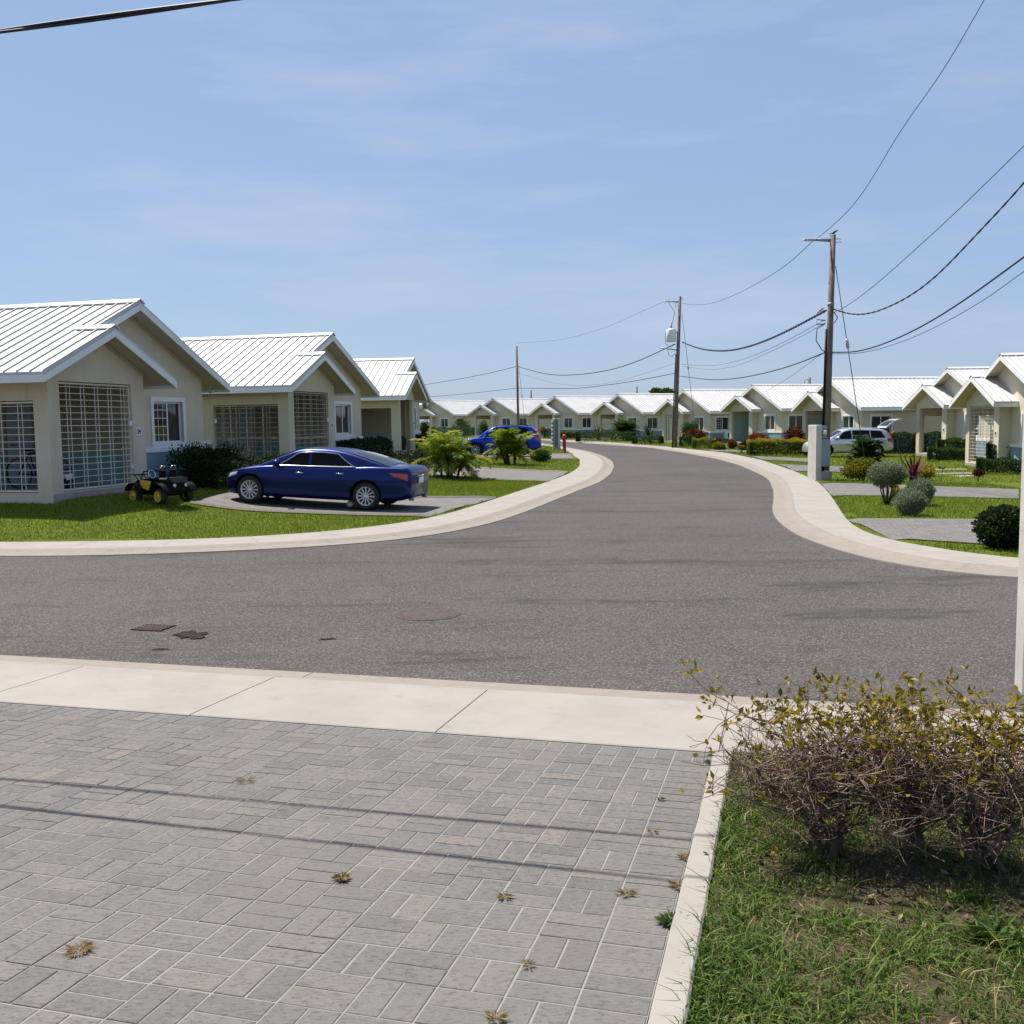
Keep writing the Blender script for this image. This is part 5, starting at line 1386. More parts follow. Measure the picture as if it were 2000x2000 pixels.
# ------------------------------------------------------------------ utility poles, wires, pillars
def pole(label, px, yb, pxt, yt, d, r0, r1, kind):
    b = GD(px, d); tp = at_depth(pxt, yt, d); h = tp.z - b.z; dx = tp.x - b.x
    t = thing('utility_pole', label, 'utility pole', b, 0, None)
    MB().tube([(0, 0, -.3), (dx * .5, 0, h * .5), (dx, 0, h)], [r0, (r0 + r1) / 2, r1], 12).build('post', M['wood'], t)
    if kind:
        zb_ = h - .17 * d / 33
        L = .55 * kind
        br = MB().tube([(dx - .05, 0, zb_), (dx - L, 0, zb_ + .03)], [.055, .04], 8); br.build('bracket', M['galv'], t)
        ins = MB().lathe([(.03, 0)] + [(.055 if k % 2 else .03, .04 * k) for k in range(1, 9)] + [(.03, .36)], 12, 0, True, Matrix.Translation((dx - L, 0, zb_ + .03)) @ Matrix.Rotation(-math.pi / 2, 4, 'Y'))
        ins.build('insulator', M['porc'], t)
        for zz in (.35, .62):
            MB().tube([(dx - .1, 0, h - zz * .35), (dx + .26, 0, h - zz * .35)], .012, 5).build('bolt', M['galv'], t)
        band = MB().lathe([(r1 * 1.25, -.05), (r1 * 1.25, .05)], 14, 0, True, Matrix.Translation((dx * .72, 0, h * .72))); band.build('band', M['galv'], t)
        # conduit up the post
        MB().tube([(-r0 - .03, -.04, .0), (dx * .3 - r0 - .01, -.03, h * .35), (dx * .55 - r1 - .03, -.02, h * .62)], .035, 6).build('conduit', M['black'], t)
    return t, b, dx, h
P1D, P2D, P3D = 31.5, 69.0, 96.0
p1, p1b, p1dx, p1h = pole('nearest tall wooden utility pole with insulator arm, right of the road', 1612, 930, 1627, 459, P1D, .115, .085, 1.0)
p2, p2b, p2dx, p2h = pole('wooden utility pole carrying the grey transformer', 1318, 872, 1328, 579, P2D, .16, .10, 1.3)
p3, p3b, p3dx, p3h = pole('thin farthest roadside utility pole above the blue SUV', 1013, 866, 1009, 676, P3D, .13, .09, 0)
# transformer on the second pole
k = P2D / F_
c = at_depth(1311, 655, P2D) - p2b
tr = MB().lathe([(.0, .46), (.10, .46), (.30, .40), (.33, .36), (.33, -.40), (.30, -.44), (.0, -.44)], 20, 0, True, Matrix.Translation(c)); to = tr.build('transformer', M['galv'], p2)
to.data.materials[0] = M['plate']
MB().lathe([(.05, .0), (.09, .05), (.05, .1), (.09, .15), (.05, .2), (.03, .5), (0, .52)], 10, 0, True, Matrix.Translation(c + Vector((0, 0, .45)))).build('bushing', M['porc'], to)
MB().tube([c + Vector((.3, 0, .2)), (p2dx * .74 + .0, 0, c.z + .2)], .05, 6).build('hanger', M['galv'], to)
a_ = at_depth(1288, 679, P2D) - p2b
MB().tube([a_, (p2dx * .7, 0, a_.z - .2)], .04, 6).build('side_arm', M['galv'], p2)
def loopw(pts, d, base, par):
    MB().tube([at_depth(x, y, d) - base for x, y in pts], .016, 5).build('jumper_wire', M['cable'], par)
loopw([(1300, 650), (1299, 660), (1301, 672), (1308, 678), (1320, 672)], P2D - .3, p2b, p2)
loopw([(1304, 681), (1306, 692), (1312, 697), (1319, 690)], P2D - .3, p2b, p2)
loopw([(1324, 590), (1319, 592), (1319, 600), (1324, 598)], P2D - .3, p2b, p2)
loopw([(1304, 588), (1318, 610), (1311, 640)], P2D - .3, p2b, p2)
loopw([(1612, 626), (1596, 624), (1595, 634), (1611, 633)], P1D - .2, p1b, p1)
loopw([(1612, 632), (1596, 642), (1594, 665), (1605, 683), (1612, 688)], P1D - .2, p1b, p1)
loopw([(1629, 610), (1636, 620), (1630, 630), (1622, 632)], P1D - .2, p1b, p1)
loopw([(1596, 612), (1604, 604), (1610, 601), (1602, 608), (1615, 606)], P1D - .2, p1b, p1)
# house-sparrow sized bird on the nearest pole
tp = p1b + Vector((p1dx, 0, p1h))
bd = thing('bird', 'small dark bird perched on top of the nearest utility pole', 'bird', tp + Vector((.02, 0, .0)))
s = .62
rows = []
for x, r, z in ((-.26, .012, .055), (-.14, .02, .075), (-.08, .05, .10), (0, .075, .125), (.07, .065, .15), (.11, .045, .18), (.15, .048, .20), (.185, .03, .205), (.205, .010, .20), (.24, .003, .195)):
    rows.append([(x * s, r * math.cos(w_) * s, z * s + r * math.sin(w_) * s) for w_ in np.linspace(0, 2 * math.pi, 11)])
MB().grid(rows, 0, True).build('body', M['wire'], bd)
for y in (.02, -.02): MB().tube([(0, y, .07), (.01, y, 0)], .006, 4).build('leg', M['bark'], bd)

def wire(label, pts, d0, d1, r, m='cable', x0=None, x1=None, sub=6, twist=False, group='overhead lines between the utility poles', cat='overhead wire'):
    # the wire hangs in one vertical plane: 1/depth is linear along the picture between its two ends
    pts = sorted(pts); X0 = x0 if x0 is not None else pts[0][0]; X1 = x1 if x1 is not None else pts[-1][0]
    xs = np.array([p[0] for p in pts], float); ys = np.array([p[1] for p in pts], float)
    f = crv(xs, ys) if len(xs) > 2 else (lambda x: float(np.interp(x, xs, ys)))
    P = []
    for x in np.linspace(xs[0], xs[-1], max(24, int((xs[-1] - xs[0]) / 12))):
        w_ = (x - X0) / (X1 - X0); d = 1 / ((1 - w_) / d0 + w_ / d1); P.append(at_depth(x, f(x), d))
    for _ in range(2): P[1:-1] = [(P[i-1] + P[i] * 2 + P[i+1]) / 4 for i in range(1, len(P) - 1)]
    mb = MB()
    if twist:
        Q = []
        for a, b in zip(P[:-1], P[1:]):
            n = max(2, int((b - a).length / .09)); Q += [a + (b - a) * i / n for i in range(n)]
        for ph in (0, math.pi):
            L = 0; R_ = []
            for i, q in enumerate(Q):
                if i: L += (Q[i] - Q[i-1]).length
                w_ = L * 2 * math.pi / .75 + ph; R_.append(q + Vector((0, math.cos(w_), math.sin(w_))) * r * .75)
            mb.tube(R_, r * .8, 5)
    else: mb.tube(P, r, 5)
    o = mb.build('overhead_wire', M[m]); tag(o, label, cat, group); return o
E1 = 20.0
wire('thin top wire running from the nearest pole arm up out of frame', [(1589, 471), (1610, 455), (1677, 388), (1760, 254), (1843, 135), (1922, 0), (1990, -130)], P1D, 22, .010, 'wire', 1589, 1990)
wire('thin upper wire sagging from the nearest pole arm to the transformer pole arm', [(1308, 585), (1353, 596), (1394, 591.5), (1469, 559), (1544.6, 510.8), (1588, 470)], P2D, P1D, .012, 'wire')
wire('thin upper wire from the transformer pole arm to the thin far pole top', [(1010, 670), (1097, 663), (1190, 637), (1258, 606), (1307, 585)], P3D, P2D, .012, 'wire')
wire('straight thin wire rising right from mid height of the nearest pole', [(1625, 612), (1651, 600), (1811, 466), (2000, 285), (2100, 185)], P1D, 19, .010, 'wire', 1625, 2100)
wire('thick twisted cable sagging right from the nearest pole', [(1627, 603), (1645, 610), (1677, 615), (1739, 598), (1811, 554), (1915, 450), (2000, 357), (2100, 235)], P1D, 19, .017, 'cable', 1627, 2100, twist=True)
wire('black cable running right from lower on the nearest pole', [(1624, 688), (1656, 688), (1698, 681), (1811, 631.5), (2000, 502), (2100, 425)], P1D, 19, .020, 'cable', 1624, 2100)
wire('thinner cable just under the lower right cable', [(1624, 691), (1656, 691), (1760, 668), (1915, 590), (2000, 530), (2100, 462)], P1D, 19, .009, 'wire', 1624, 2100)
wire('thick twisted cable sagging between the nearest pole and transformer pole', [(1332, 668), (1361.5, 680), (1412.7, 685.7), (1469, 675), (1523, 653.5), (1614.6, 606)], P2D, P1D, .032, 'cable', twist=True)
wire('thin wire below the twisted cable between the two near poles', [(1332, 711), (1375, 715), (1442, 704.6), (1523, 672), (1612, 624)], P2D, P1D, .010, 'wire')
wire('second thin wire hugging the one below the twisted cable', [(1332, 715), (1388, 722), (1440, 714), (1501, 688.5), (1560, 660), (1612, 630)], P2D, P1D, .009, 'wire')
wire('lowest black cable between the nearest pole and transformer pole', [(1325, 734), (1399, 742), (1469, 734), (1550, 712.7), (1612, 688)], P2D, P1D, .022, 'cable')
wire('service wire dropping from the nearest pole to a bungalow roof', [(1493, 766), (1550, 731.5), (1601, 694), (1612, 688)], 76, P1D, .010, 'wire')
wire('thick cable sagging from the transformer pole to the thin far pole', [(1013, 716), (1026, 720), (1054, 728), (1089, 733), (1137, 731), (1200, 720.5), (1254, 702), (1318, 672)], P3D, P2D, .034, 'cable')
wire('lower cable from the transformer pole to the thin far pole', [(1012, 758), (1113, 759), (1185, 752), (1240, 744), (1318, 729)], P3D, P2D, .026, 'cable')
wire('fine wire between the two cables left of the transformer pole', [(1012, 728), (1080, 748), (1130, 753), (1200, 746), (1321, 708.6)], P3D, P2D, .011, 'wire')
wire('upper cable running left from the thin far pole over the houses', [(760, 762), (832, 751), (920, 736), (993, 720), (1010, 715)], 150, P3D, .03, 'cable')
wire('lower cable running left from the thin far pole over the houses', [(760, 779), (837, 775), (930, 767), (1010, 758)], 150, P3D, .026, 'cable')
# guy wires
def guy(label, xt, yt, xb, d, r, ins):
    a = at_depth(xt, yt, d); b = GD(xb, d - .02)
    t = thing('guy_wire', label, 'guy wire', b)
    v = a - b
    MB().tube([(0, 0, -.05), v * .5, v], r, 5).build('stay', M['wire'], t)
    m_ = v * ins
    MB().tube([m_ - v.normalized() * .16, m_ - v.normalized() * .12, m_ + v.normalized() * .12, m_ + v.normalized() * .16], [.02, .055, .055, .02], 8).build('insulator', M['porc'], t)
guy('guy wire from the nearest pole down to the yellow-green bush', 1632, 520, 1695, P1D, .014, .64)
guy('guy wire of the transformer pole down to the green shrub', 1332, 612, 1362, P2D, .016, .60)
guy('guy wire of the thin far pole beside the SUV', 1013, 712, 1029, P3D, .016, .6)
for px, yt, d, lab in ((1038, 762, 165, 'tiny distant pole above the roof left of the long hedge'), (1244, 755, 160, 'tiny distant pole left of the far tree crown'), (1580, 737, 120, 'distant pole top with bracket above the roofs beside the nearest pole')):
    b = GD(px, d); tp = at_depth(px, yt, d)
    t = thing('utility_pole', lab, 'utility pole', b)
    MB().tube([(0, 0, -.2), (0, 0, tp.z - b.z)], [.18, .14], 8).build('post', M['wood'], t)
    if px > 1500: MB().tube([(0, 0, tp.z - b.z - .3), (-.55, 0, tp.z - b.z - .25), (-.6, 0, tp.z - b.z - .7)], .05, 5).build('bracket', M['galv'], t)

# wires over the viewer's own pavement (their shadows cross the drive)
def overhead(pa, pb, label, r):
    # cable in the plane along the cross street; end points found from where its shadow falls
    L = SUN_DIR
    mb = MB(); mid = (pa + pb) / 2; d = (pb - pa)
    a, b = pa - d * 2.2, pb + d * 1.2
    n = 220; R1 = []; R2 = []
    for i in range(n + 1):
        t = i / n; q = a + (b - a) * t
        w_ = t * 17.0
        o = Vector((0, math.cos(w_), math.sin(w_))) * r * .72
        R1.append(q + o); R2.append(q - o)
    mb.tube(R1, r * .75, 6); mb.tube(R2, r * .75, 6)
    o = mb.build('overhead_wire', M['cable']); tag(o, label, 'overhead wire', 'overhead lines between the utility poles'); return o
SUN_DIR = Vector((-.38, .38, 1.0))
def lift(px, py, target_y):
    # ground point of the shadow raised toward the sun until the picture height of the cable is reached
    g = G(px, py, .01); best = None
    for h in np.arange(2.0, 9.0, .01):
        p = g + SUN_DIR * h; r_ = p.y
        zz = (p.z - CAMZ); dpt = p.y * math.cos(PITCH) - zz * math.sin(PITCH); up = p.y * math.sin(PITCH) + zz * math.cos(PITCH)
        X = F_ * p.x / dpt; Yp = -F_ * up / dpt; c_, s_ = math.cos(ROLL), math.sin(ROLL)
        ix, iy = 1000 + c_ * X + s_ * Yp, 1000 - s_ * X + c_ * Yp
        line = target_y(ix)
        if best is None or abs(iy - line) < best[0]: best = (abs(iy - line), p, ix, iy)
    return best
ln = lambda x: 60 - 60 * x / 440.0
A = lift(60, 1574, ln); B = lift(900, 1667, ln)
print('overhead', A, B)
overhead(A[1], B[1], 'thick two-strand cable crossing the top left corner of the sky', .0105)
A2 = lift(60, 1520, lambda x: ln(x) - 95); B2 = lift(900, 1594, lambda x: ln(x) - 95)
overhead(A2[1], B2[1], 'second cable above the first, its shadow the farther stripe on the paving', .011)

def pillar_right():
    # white pebbled concrete post at the right edge of the frame
    p = G(1994, 1392); a = Vector((U[0], U[1], 0))
    t = thing('gate_pillar', 'white pebbled concrete pillar at the right edge behind the dry hedge', 'pillar', p, -AZ)
    MB().bbox(0, .34, -.02, .24, -.2, 2.02 - p.z + .02, .012).build('shaft', M['post'], t)
    MB().bbox(.10, .30, -.075, -.022, .75, 1.35, .01).build('meter_box', M['galv'], t)
pillar_right()
def pillar_meter():
    b = G(1596, 938); k = b.y / F_
    t = thing('meter_pillar', 'pale concrete pillar with grey electric meter box, before the nearest utility pole', 'pillar', b, .14)
    h = at_depth(1594, 830, b.y).z - b.z
    MB().bbox(-.12, .06, -.16, .44, -.1, h, .012).build('shaft', M['post'], t)
    MB().bbox(.062, .36, -.12, .14, .42, h * .74, .012).build('meter_cabinet', M['galv'], t)
    MB().bbox(.062, .26, -.10, .10, h * .755, h - .03, .012).build('upper_box', M['galv'], t)
    MB().lathe([(.075, 0), (.075, .06), (.05, .09), (0, .09)], 16, 0, True, Matrix.Translation((.16, -.10, h * .86)) @ Matrix.Rotation(math.pi / 2, 4, 'X')).build('meter', M['lamp'], t)
    MB().bbox(.061, .40, -.18, .18, -.1, .28, .012).build('plinth', M['slab'], t)
    MB().tube([(.2, 0, .28), (.2, 0, .43)], .03, 8).build('conduit', M['black'], t)
pillar_meter()
def pillar_left():
    b = G(1086, 878.5); h = at_depth(1086, 817, b.y).z - b.z; k = b.y / F_
    t = thing('meter_pillar', 'concrete pillar with six round meters down its side, left of the red hydrant', 'pillar', b, .1)
    w = 17 * k
    MB().bbox(-w * .30, w * .46, -.18, .18, -.1, h, .015).build('shaft', M['post'], t)
    MB().bbox(-w * .20, w * .20, -.225, -.181, .22, h - .06, .01).build('meter_cabinet', M['cab'], t)
    MB().bbox(-w * .50, -w * .305, -.17, .17, .35, h - .1, .01).build('meter_board', M['cab'], t)
    for i in range(6):
        MB().lathe([(.085, 0), (.085, .05), (.065, .10), (0, .115)], 14, 0, True, Matrix.Translation((-w * .45, -.172, .52 + i * (h - .75) / 5)) @ Matrix.Rotation(math.pi / 2, 4, 'X')).build('meter', M['lamp'], t)
    MB().bbox(-w * .34, w * .50, -.24, .22, -.12, .16, .015).build('plinth', M['slab'], t)
pillar_left()
def hydrant():
    b = G(1102.5, 885); h = at_depth(1102, 848, b.y).z - b.z
    t = thing('fire_hydrant', 'slim red fire hydrant on the lawn edge right of the left meter pillar', 'fire hydrant', b)
    MB().lathe([(.17, -.05), (.17, .03), (.13, .05), (.10, .10), (.10, h * .72), (.125, h * .73), (.125, h * .78), (.10, h * .80), (.13, h * .84), (.13, h * .88), (.10, h * .95), (.04, h * .99), (0, h)], 18).build('barrel', M['hydrant'], t)
    for s_ in (1, -1):
        MB().lathe([(.05, 0), (.05, .12), (.065, .12), (.065, .16), (0, .16)], 12, 0, True, Matrix.Translation((0, 0, h * .76)) @ Matrix.Rotation(s_ * math.pi / 2, 4, 'Y')).build('outlet', M['hydrant'], t)
    MB().lathe([(.19, -.05), (.19, .06), (.12, .07)], 16).build('base_flange', M['black'], t)
hydrant()

# ------------------------------------------------------------------ sparse hedge of three dry shrubs in the foreground
def dry_shrub(px, py, label, uw, seed, lean, vs=.34, top=.68):
    p = G(px, py); rng = np.random.default_rng(seed)
    t = thing('hedge_shrub', label, 'shrub', p, -AZ)
    mb = MB(); tips = []; ends = []
    def seg(a, b, r0, r1, n=3, wob=.03, k=3, mi=0):
        pts = [a + (b - a) * i / k + Vector(rng.normal(0, wob, 3)) * (0 if i in (0, k) else 1) for i in range(k + 1)]
        mb.tube(pts, list(np.linspace(r0, r1, k + 1)), n, mi, True, False); return pts
    def box_target(e=1.0):
        return Vector((rng.uniform(uw[0], uw[1]) * e, rng.uniform(-vs, vs) * e, rng.uniform(.19, top)))
    mains = []
    for i in range(4):
        e = Vector((lean[0] * .4 + rng.uniform(uw[0], uw[1]) * .55, rng.uniform(-vs, vs) * .6, rng.uniform(.30, .50)))
        s0 = Vector((rng.normal(0, .02), rng.normal(0, .02), -.05))
        m_ = s0 + Vector((lean[0] * .35 + e.x * .2, e.y * .2, .16))
        a = seg(s0, m_, .015, .012, 6, .006, 3, 1); b = seg(m_, e, .012, .007, 5, .02, 4, 1); mains.append(a + b)
    for m_ in mains:
        for j in range(17):
            a = m_[rng.integers(2, len(m_))]; e = box_target(); e = a + (e - a) * rng.uniform(.55, 1.0)
            q = seg(a, e, .0048, .0024, 4, .03, 4)
            for kk in range(8):
                a2 = q[rng.integers(2, len(q))]; dv = Vector(rng.normal(0, 1, 3)); dv.z = dv.z * .6 + .25; dv.normalize()
                e2 = a2 + dv * rng.uniform(.08, .27)
                e2.x = min(max(e2.x, uw[0] * 1.06), uw[1] * 1.06); e2.y = min(max(e2.y, -vs * 1.1), vs * 1.1); e2.z = min(max(e2.z, .12), top + .05)
                q2 = seg(a2, e2, .0022, .0014, 3, .012, 3); tips.append(q2)
                for _ in range(2):
                    a3 = q2[rng.integers(1, len(q2))]; dv = Vector(rng.normal(0, 1, 3)); dv.z = abs(dv.z) * .7; dv.normalize()
                    e3 = a3 + dv * rng.uniform(.04, .13); e3.z = min(e3.z, top + .09); e3.x = min(max(e3.x, uw[0] * 1.1), uw[1] * 1.1)
                    tips.append(seg(a3, e3, .0014, .0010, 3, .006, 2))
    mb.build('branches', [M['twig'], M['bark']], t)
    P = []; D = []; T = []
    for q in tips:
        e = np.array(q[-1]); pr = float(sstep(.42, top * .97, e[2])) * .80 + .04
        gold = (e[0] < uw[0] * .8 and px < 1700)
        if gold: pr += .22
        if rng.random() < pr:
            for _ in range(rng.integers(2, 6)):
                d = np.array(q[-1] - q[-2]); d /= np.linalg.norm(d) + 1e-9
                P.append(e + rng.normal(0, .008, 3)); D.append(d + rng.normal(0, .6, 3) + [0, 0, .25]); T.append(np.clip(rng.beta(2, 2) * (1.0 if not gold else .6) + (.35 if gold else 0), 0, 1))
    P, D = np.array(P), np.array(D)
    Vt, Fc = leaves(P, D, rng.uniform(.020, .046, len(P)), rng.uniform(.0055, .0115, len(P)), .35, rng=rng)
    np_mesh('foliage', Vt, Fc, M['duranta'], tone=T, parent=t)
dry_shrub(1612, 1668, 'leftmost dry hedge shrub, golden leaves at its paving end', (-.52, .38), 21, (.0, 0), top=.60)
dry_shrub(1783, 1672, 'middle dry hedge shrub, slimmest trunk of the three', (-.36, .40), 22, (.05, 0), top=.60)
dry_shrub(1978, 1700, 'rightmost dry hedge shrub with leaning trunk under the white pillar', (-.50, .55), 23, (-.25, 0), top=.62)
def weed(px, py, r, n, m, label, L=.05, W=.008, name='weed', h=.5, seed=1, group='weeds in the paving'):
    p = G(px, py); rng = np.random.default_rng(seed + int(px)); a = rng.uniform(0, 6.28, n)
    r *= .6; L *= .5; W *= .55; h *= .7
    P = np.stack([np.cos(a) * r * rng.random(n) * .5, np.sin(a) * r * rng.random(n) * .5, np.full(n, .004)], 1)
    D = np.stack([np.cos(a), np.sin(a), rng.uniform(.1, 1.2, n) * h], 1)
    Vt, Fc = leaves(P, D, rng.uniform(.5, 1.2, n) * L, W * rng.uniform(.7, 1.2, n), .3, rng=rng)
    o = np_mesh(name, Vt, Fc, M[m], tone=rng.random(n)); o.location = (p.x, p.y, p.z + .0); tag(o, label, 'weed', group); return o
weed(1312, 1800, .10, 170, 'weed', 'largest green weed clump on the paving against the edge strip', .075, .008)
weed(1258, 1457, .05, 60, 'weed', 'small green weed at the pavement edge of the drive', .045, .007)
weed(1388, 1490, .06, 60, 'weed', 'green weed at the far corner of the edge strip', .05, .008)
weed(1388, 1516, .04, 40, 'weed', 'little weed in the edge joint below the far corner', .04, .006)
weed(1291, 1562, .03, 34, 'weed', 'tiny weed in a paving joint left of the edge strip', .035, .006)
weed(1275, 1626, .04, 30, 'dryweed', 'brown sprig in the joint left of the edge strip', .05, .004)
weed(1338, 1675, .05, 70, 'dryweed', 'tan dry tuft leaning on the edge strip', .06, .005)
weed(1325, 1730, .06, 80, 'dryweed', 'dry weed on the edge strip where the cable shadow meets it', .07, .005)
weed(1222, 1745, .05, 60, 'dryweed', 'flat yellow-brown starry weed between paving rows', .07, .005, h=.25)
weed(985, 1752, .045, 60, 'dryweed', 'brown starry weed right of the paving centre', .06, .005, h=.3)
weed(667, 1716, .05, 80, 'dryweed', 'dried brown leaf cluster in mid paving', .06, .010, h=.4)
weed(155, 1855, .12, 150, 'dryweed', 'straw-coloured dry tuft at lower left of the paving', .06, .004, h=.15)
weed(480, 1525, .06, 60, 'dryweed', 'brown wisps along a joint at upper left of the paving', .10, .003, h=.15)
weed(968, 1990, .05, 50, 'dryweed', 'rusty dry weed at the bottom edge of the paving', .06, .005)
weed(1030, 1885, .03, 40, 'dryweed', 'pale dry sprig in a joint near the bottom of the paving', .05, .004)
weed(1345, 1975, .12, 160, 'weed', 'leafy green weed overhanging the near end of the edge strip', .09, .016, group=None)
o = weed(1940, 1838, .14, 130, 'weed', 'broad-leaved green weed in the right lawn under the hedge', .14, .032, h=1.3, group=None)

# ------------------------------------------------------------------ road ironwork and patches
p = Vector((*on_base(300, 1227), 0))
t = MB(); 
for i in range(9): t.box(-.26 + i * .062, -.235 + i * .062, -.20, .20, .0, .012)
for y in (-.22, 0, .20): t.box(-.28, .29, y, y + .022, .0, .010)
o = t.build('drain_grate', mat('rusty_iron', (.085, .062, .052), .85, .1)); o.location = (p.x, p.y, .004); o.scale = (.6, .6, 1); o.rotation_euler = (0, 0, -AZ); tag(o, 'rusty iron drain grate set in the road at left', 'drain grate')
p = Vector((*on_base(835, 1200), 0))
o = MB().lathe([(.0, .010), (.29, .005), (.295, .001), (.302, .005), (.34, .005), (.345, .0)], 36, 0, False).build('manhole_cover', mat('worn_iron', (.090, .076, .073), .95, var=.25, scale=20, spec=.05)); o.location = (p.x, p.y, .002); tag(o, 'round worn manhole cover in the middle of the road', 'manhole cover')
tar = mat('fresh_tar', (.036, .032, .031), .95, var=.45, scale=14, fine=110, spec=.03)
def patchm(px, py, rx, ry, seed, zz=.006):
    p = Vector((*on_base(px, py), 0)); rng = np.random.default_rng(seed); n = 60; pts = []
    ph = rng.uniform(0, 6, 5)
    for i in range(n):
        a = 2 * math.pi * i / n; q = .85 + .18 * math.sin(2 * a + ph[0]) + .12 * math.sin(4 * a + ph[3]) + .14 * math.sin(5 * a + ph[1]) + .1 * math.sin(9 * a + ph[2]) + rng.normal(0, .09)
        pts.append((rx * q * math.cos(a), ry * q * math.sin(a)))
    o = MB().add([(x, y, 0) for x, y in pts], [tuple(range(n))]).build('road', tar); o.location = (p.x, p.y, zz); o.rotation_euler = (0, 0, .1); tag(o, kind='structure')
patchm(373, 1241, .17, .20, 1, .009); patchm(312, 1269, .07, .035, 2, .009); patchm(640, 1249, .09, .03, 3, .009)
# stepping slabs by the right houses
for i, (px, py, w_) in enumerate(((1850, 918, 1.4), (1866, 926, 1.3), (1884, 931, .6))):
    p = G(px, py); o = MB().bbox(-w_ / 2, w_ / 2, -.28, .28, -.05, .035, .012).build('stepping_stone', M['pave']); o.location = p; o.rotation_euler = (0, 0, .1 * i)
    tag(o, ['farthest pale stepping slab before the barred porch', 'long pale stepping slab nearest the golden croton', 'smallest stepping slab at the right end of the path'][i], 'paving slab', 'stepping slabs on the right lawn')
# stones round the big palm
for i, (px, py, r_) in enumerate(((842, 915, .14), (858, 922, .10), (930, 922, .11))):
    p = G(px, py); rng = np.random.default_rng(i)
    prof = [(r_ * math.cos(a) * rng.uniform(.9, 1.1), r_ * .7 * math.sin(a) + r_ * .35) for a in np.linspace(-1.2, 1.57, 7)]; prof[-1] = (0, prof[-1][1])
    o = MB().lathe(prof, 9, 0, True).build('stone', M['slab']); o.location = p; o.scale = (1.2, .9, 1)
    tag(o, ['largest pale stone left of the big palm clump', 'small pale stone under the big palm fronds', 'pale stone right of the big palm stems'][i], 'stone')

# bicycle and toy motorbike inside number 24's porch, tyre inside the third house's porch
def bicycle():
    p, yaw = hloc('24', -1.55, 1.5); t = thing('bicycle', 'dark bicycle standing inside the barred porch of number 24', 'bicycle', (p.x, p.y, HOUSES['24'].location.z + .15), yaw)
    r_ = .33
    for x in (-.52, .52):
        ring = [(x + r_ * math.cos(a), 0, r_ + r_ * math.sin(a)) for a in np.linspace(0, 2 * math.pi, 31)]
        w_ = MB().tube(ring, .018, 6).build('wheel', M['rubber'], t)
        s_ = MB()
        for a in np.linspace(0, math.pi, 9)[:-1]: s_.tube([(x + r_ * math.cos(a), 0, r_ + r_ * math.sin(a)), (x - r_ * math.cos(a), 0, r_ - r_ * math.sin(a))], .002, 3)
        s_.build('spokes', M['steel'], w_)
    f = MB(); bb = (-.08, 0, .30); st_ = (-.22, 0, .78); hd = (.36, 0, .80)
    for a, b in ((bb, st_), (bb, (.38, 0, .70)), (st_, hd), (bb, (-.52, 0, .33)), (st_, (-.52, 0, .33)), (hd, (.52, 0, .33))): f.tube([a, b], .016, 6)
    f.build('frame', M['black'], t)
    MB().tube([hd, (.32, 0, .95), (.34, .26, 1.0)], .012, 6).build('handlebar', M['steel'], t); MB().tube([(.32, 0, .95), (.34, -.26, 1.0)], .012, 6).build('handlebar', M['steel'], t)
    MB().bbox(-.36, -.12, -.06, .06, .83, .89, .02).build('saddle', M['black'], t); MB().tube([st_, (-.24, 0, .85)], .012, 6).build('seat_post', M['steel'], t)
bicycle()
def toybike():
    p, yaw = hloc('24', -.55, .95); t = thing('toy_motorbike', 'small black and white toy motorbike behind the front porch bars', 'toy motorbike', (p.x, p.y, HOUSES['24'].location.z + .15), yaw + math.pi / 2)
    for x in (-.28, .28): MB().lathe([(.04, -.03), (.11, -.035), (.12, 0), (.11, .035), (.04, .03)], 18, 0, True, Matrix.Translation((x, 0, .12)) @ Matrix.Rotation(math.pi / 2, 4, 'X')).build('wheel', M['rubber'], t)
    MB().bbox(-.30, .12, -.07, .07, .16, .30, .03).build('body', M['black'], t)
    b = MB(); b.add([(.05, -.06, .20), (.30, -.05, .24), (.34, -.04, .36), (.08, -.06, .33), (.05, .06, .20), (.30, .05, .24), (.34, .04, .36), (.08, .06, .33)], [(0,1,2,3), (7,6,5,4), (0,4,5,1), (1,5,6,2), (2,6,7,3), (3,7,4,0)]); b.build('fairing', M['white'], t)
    MB().tube([(.27, 0, .20), (.20, 0, .44), (.18, .12, .46)], .012, 5).build('handlebar', M['black'], t); MB().tube([(.20, 0, .44), (.18, -.12, .46)], .012, 5).build('handlebar', M['black'], t)
toybike()
p, yaw = hloc('22', -.35, 2.2)
o = MB().lathe([(.19, -.09), (.28, -.10), (.32, -.05), (.32, .05), (.28, .10), (.19, .09), (.17, 0), (.19, -.09)], 26, 0, True, Matrix.Rotation(math.pi / 2, 4, 'Y')).build('tyre', M['rubber'])
o.location = (p.x, p.y, HOUSES['22'].location.z + .15 + .32); o.rotation_euler = (0, 0, yaw); tag(o, 'black car tyre leaning inside the porch of the third left house', 'tyre')
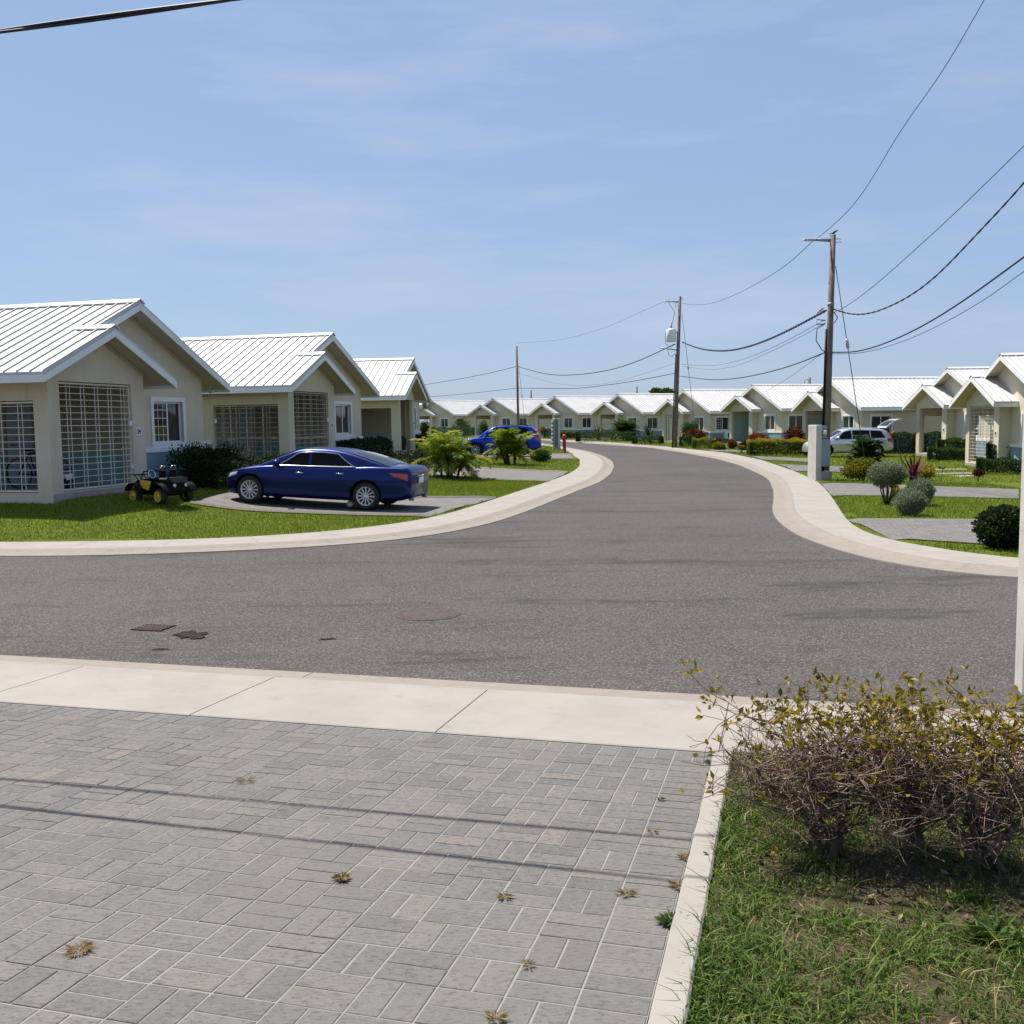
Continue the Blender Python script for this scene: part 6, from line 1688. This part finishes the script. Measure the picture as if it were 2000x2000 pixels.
# fallen leaves and twigs under the dry hedge and on the lawn
def litter():
    n = 1500; rng = np.random.default_rng(40)
    u = rng.uniform(-.15, 3.2, n); v = np.where(rng.random(n) < .7, rng.normal(3.75, .35, n), rng.uniform(1.4, 5.3, n))
    x = u * U[0] + v * V[0]; y = u * U[1] + v * V[1]
    P = np.stack([x, y, .17 + .07 * (VS0 - v) + rng.uniform(.004, .018, n)], 1); D = rng.normal(size=(n, 3)) * [1, 1, .18]
    m = leafmat('leaf_litter', [(0, (.045, .028, .018)), (.6, (.11, .07, .045)), (.9, (.20, .13, .08)), (1, (.32, .25, .10))], .8, .1)
    Vt, Fc = leaves(P, D, rng.uniform(.015, .045, n), rng.uniform(.003, .011, n), .3, rng=rng)
    tag(np_mesh('leaf_litter', Vt, Fc, m, tone=rng.random(n)), kind='stuff')
litter()

# ------------------------------------------------------------------ light, sky, camera
SUN = Vector((-.38, .38, 1.0)).normalized()
el = math.asin(SUN.z); az = math.atan2(SUN.x, SUN.y)
w = bpy.data.worlds.new('World'); SC.world = w; w.use_nodes = True
nt = w.node_tree; bg = nt.nodes['Background']
sky = nt.nodes.new('ShaderNodeTexSky'); sky.sky_type = 'NISHITA'; sky.sun_disc = False
sky.sun_elevation = el; sky.sun_rotation = az; sky.air_density = 1.0; sky.dust_density = .6; sky.ozone_density = 1.6; sky.altitude = 0
c = nt.nodes.new('ShaderNodeTexCoord').outputs['Generated']
mp = nt.nodes.new('ShaderNodeMapping'); nt.links.new(c, mp.inputs['Vector'])
mp.inputs['Rotation'].default_value = (.15, .35, .3); mp.inputs['Scale'].default_value = (1.0, 1.6, 5.5)
n1 = noise(nt, mp.outputs[0], 2.2, 7, .62)
cl = ramp(nt, n1, [(.48, (0, 0, 0)), (.74, (.5, .5, .5))])
hsv = nt.nodes.new('ShaderNodeHueSaturation'); nt.links.new(sky.outputs[0], hsv.inputs['Color'])
hsv.inputs['Saturation'].default_value = 1.0
col = mixc(nt, .72, hsv.outputs[0], (2.25, 3.2, 5.0))
col = mixc(nt, cl, col, (4.3, 4.6, 5.6))
nt.links.new(col, bg.inputs['Color']); bg.inputs['Strength'].default_value = .056
sl = bpy.data.lights.new('sun', 'SUN'); so = bpy.data.objects.new('sun', sl); COL.objects.link(so)
sl.energy = 3.3; sl.angle = R(.5); sl.color = (1, .93, .84)
so.rotation_euler = SUN.to_track_quat('Z', 'Y').to_euler()
cam = bpy.data.cameras.new('camera'); co = bpy.data.objects.new('camera', cam); COL.objects.link(co)
cam.sensor_width = 36; cam.lens = 36 * F_ / 2000; cam.clip_end = 6000; cam.clip_start = .05
co.matrix_world = Matrix.Translation((0, 0, CAMZ)) @ Matrix.Rotation(math.pi / 2 - PITCH, 4, 'X') @ Matrix.Rotation(-ROLL, 4, 'Z')
SC.camera = co
SC.view_settings.view_transform = 'Standard'; SC.view_settings.look = 'None'
SC.view_settings.exposure = 1.34; SC.view_settings.gamma = 1.0
SC.cycles.max_bounces = 8
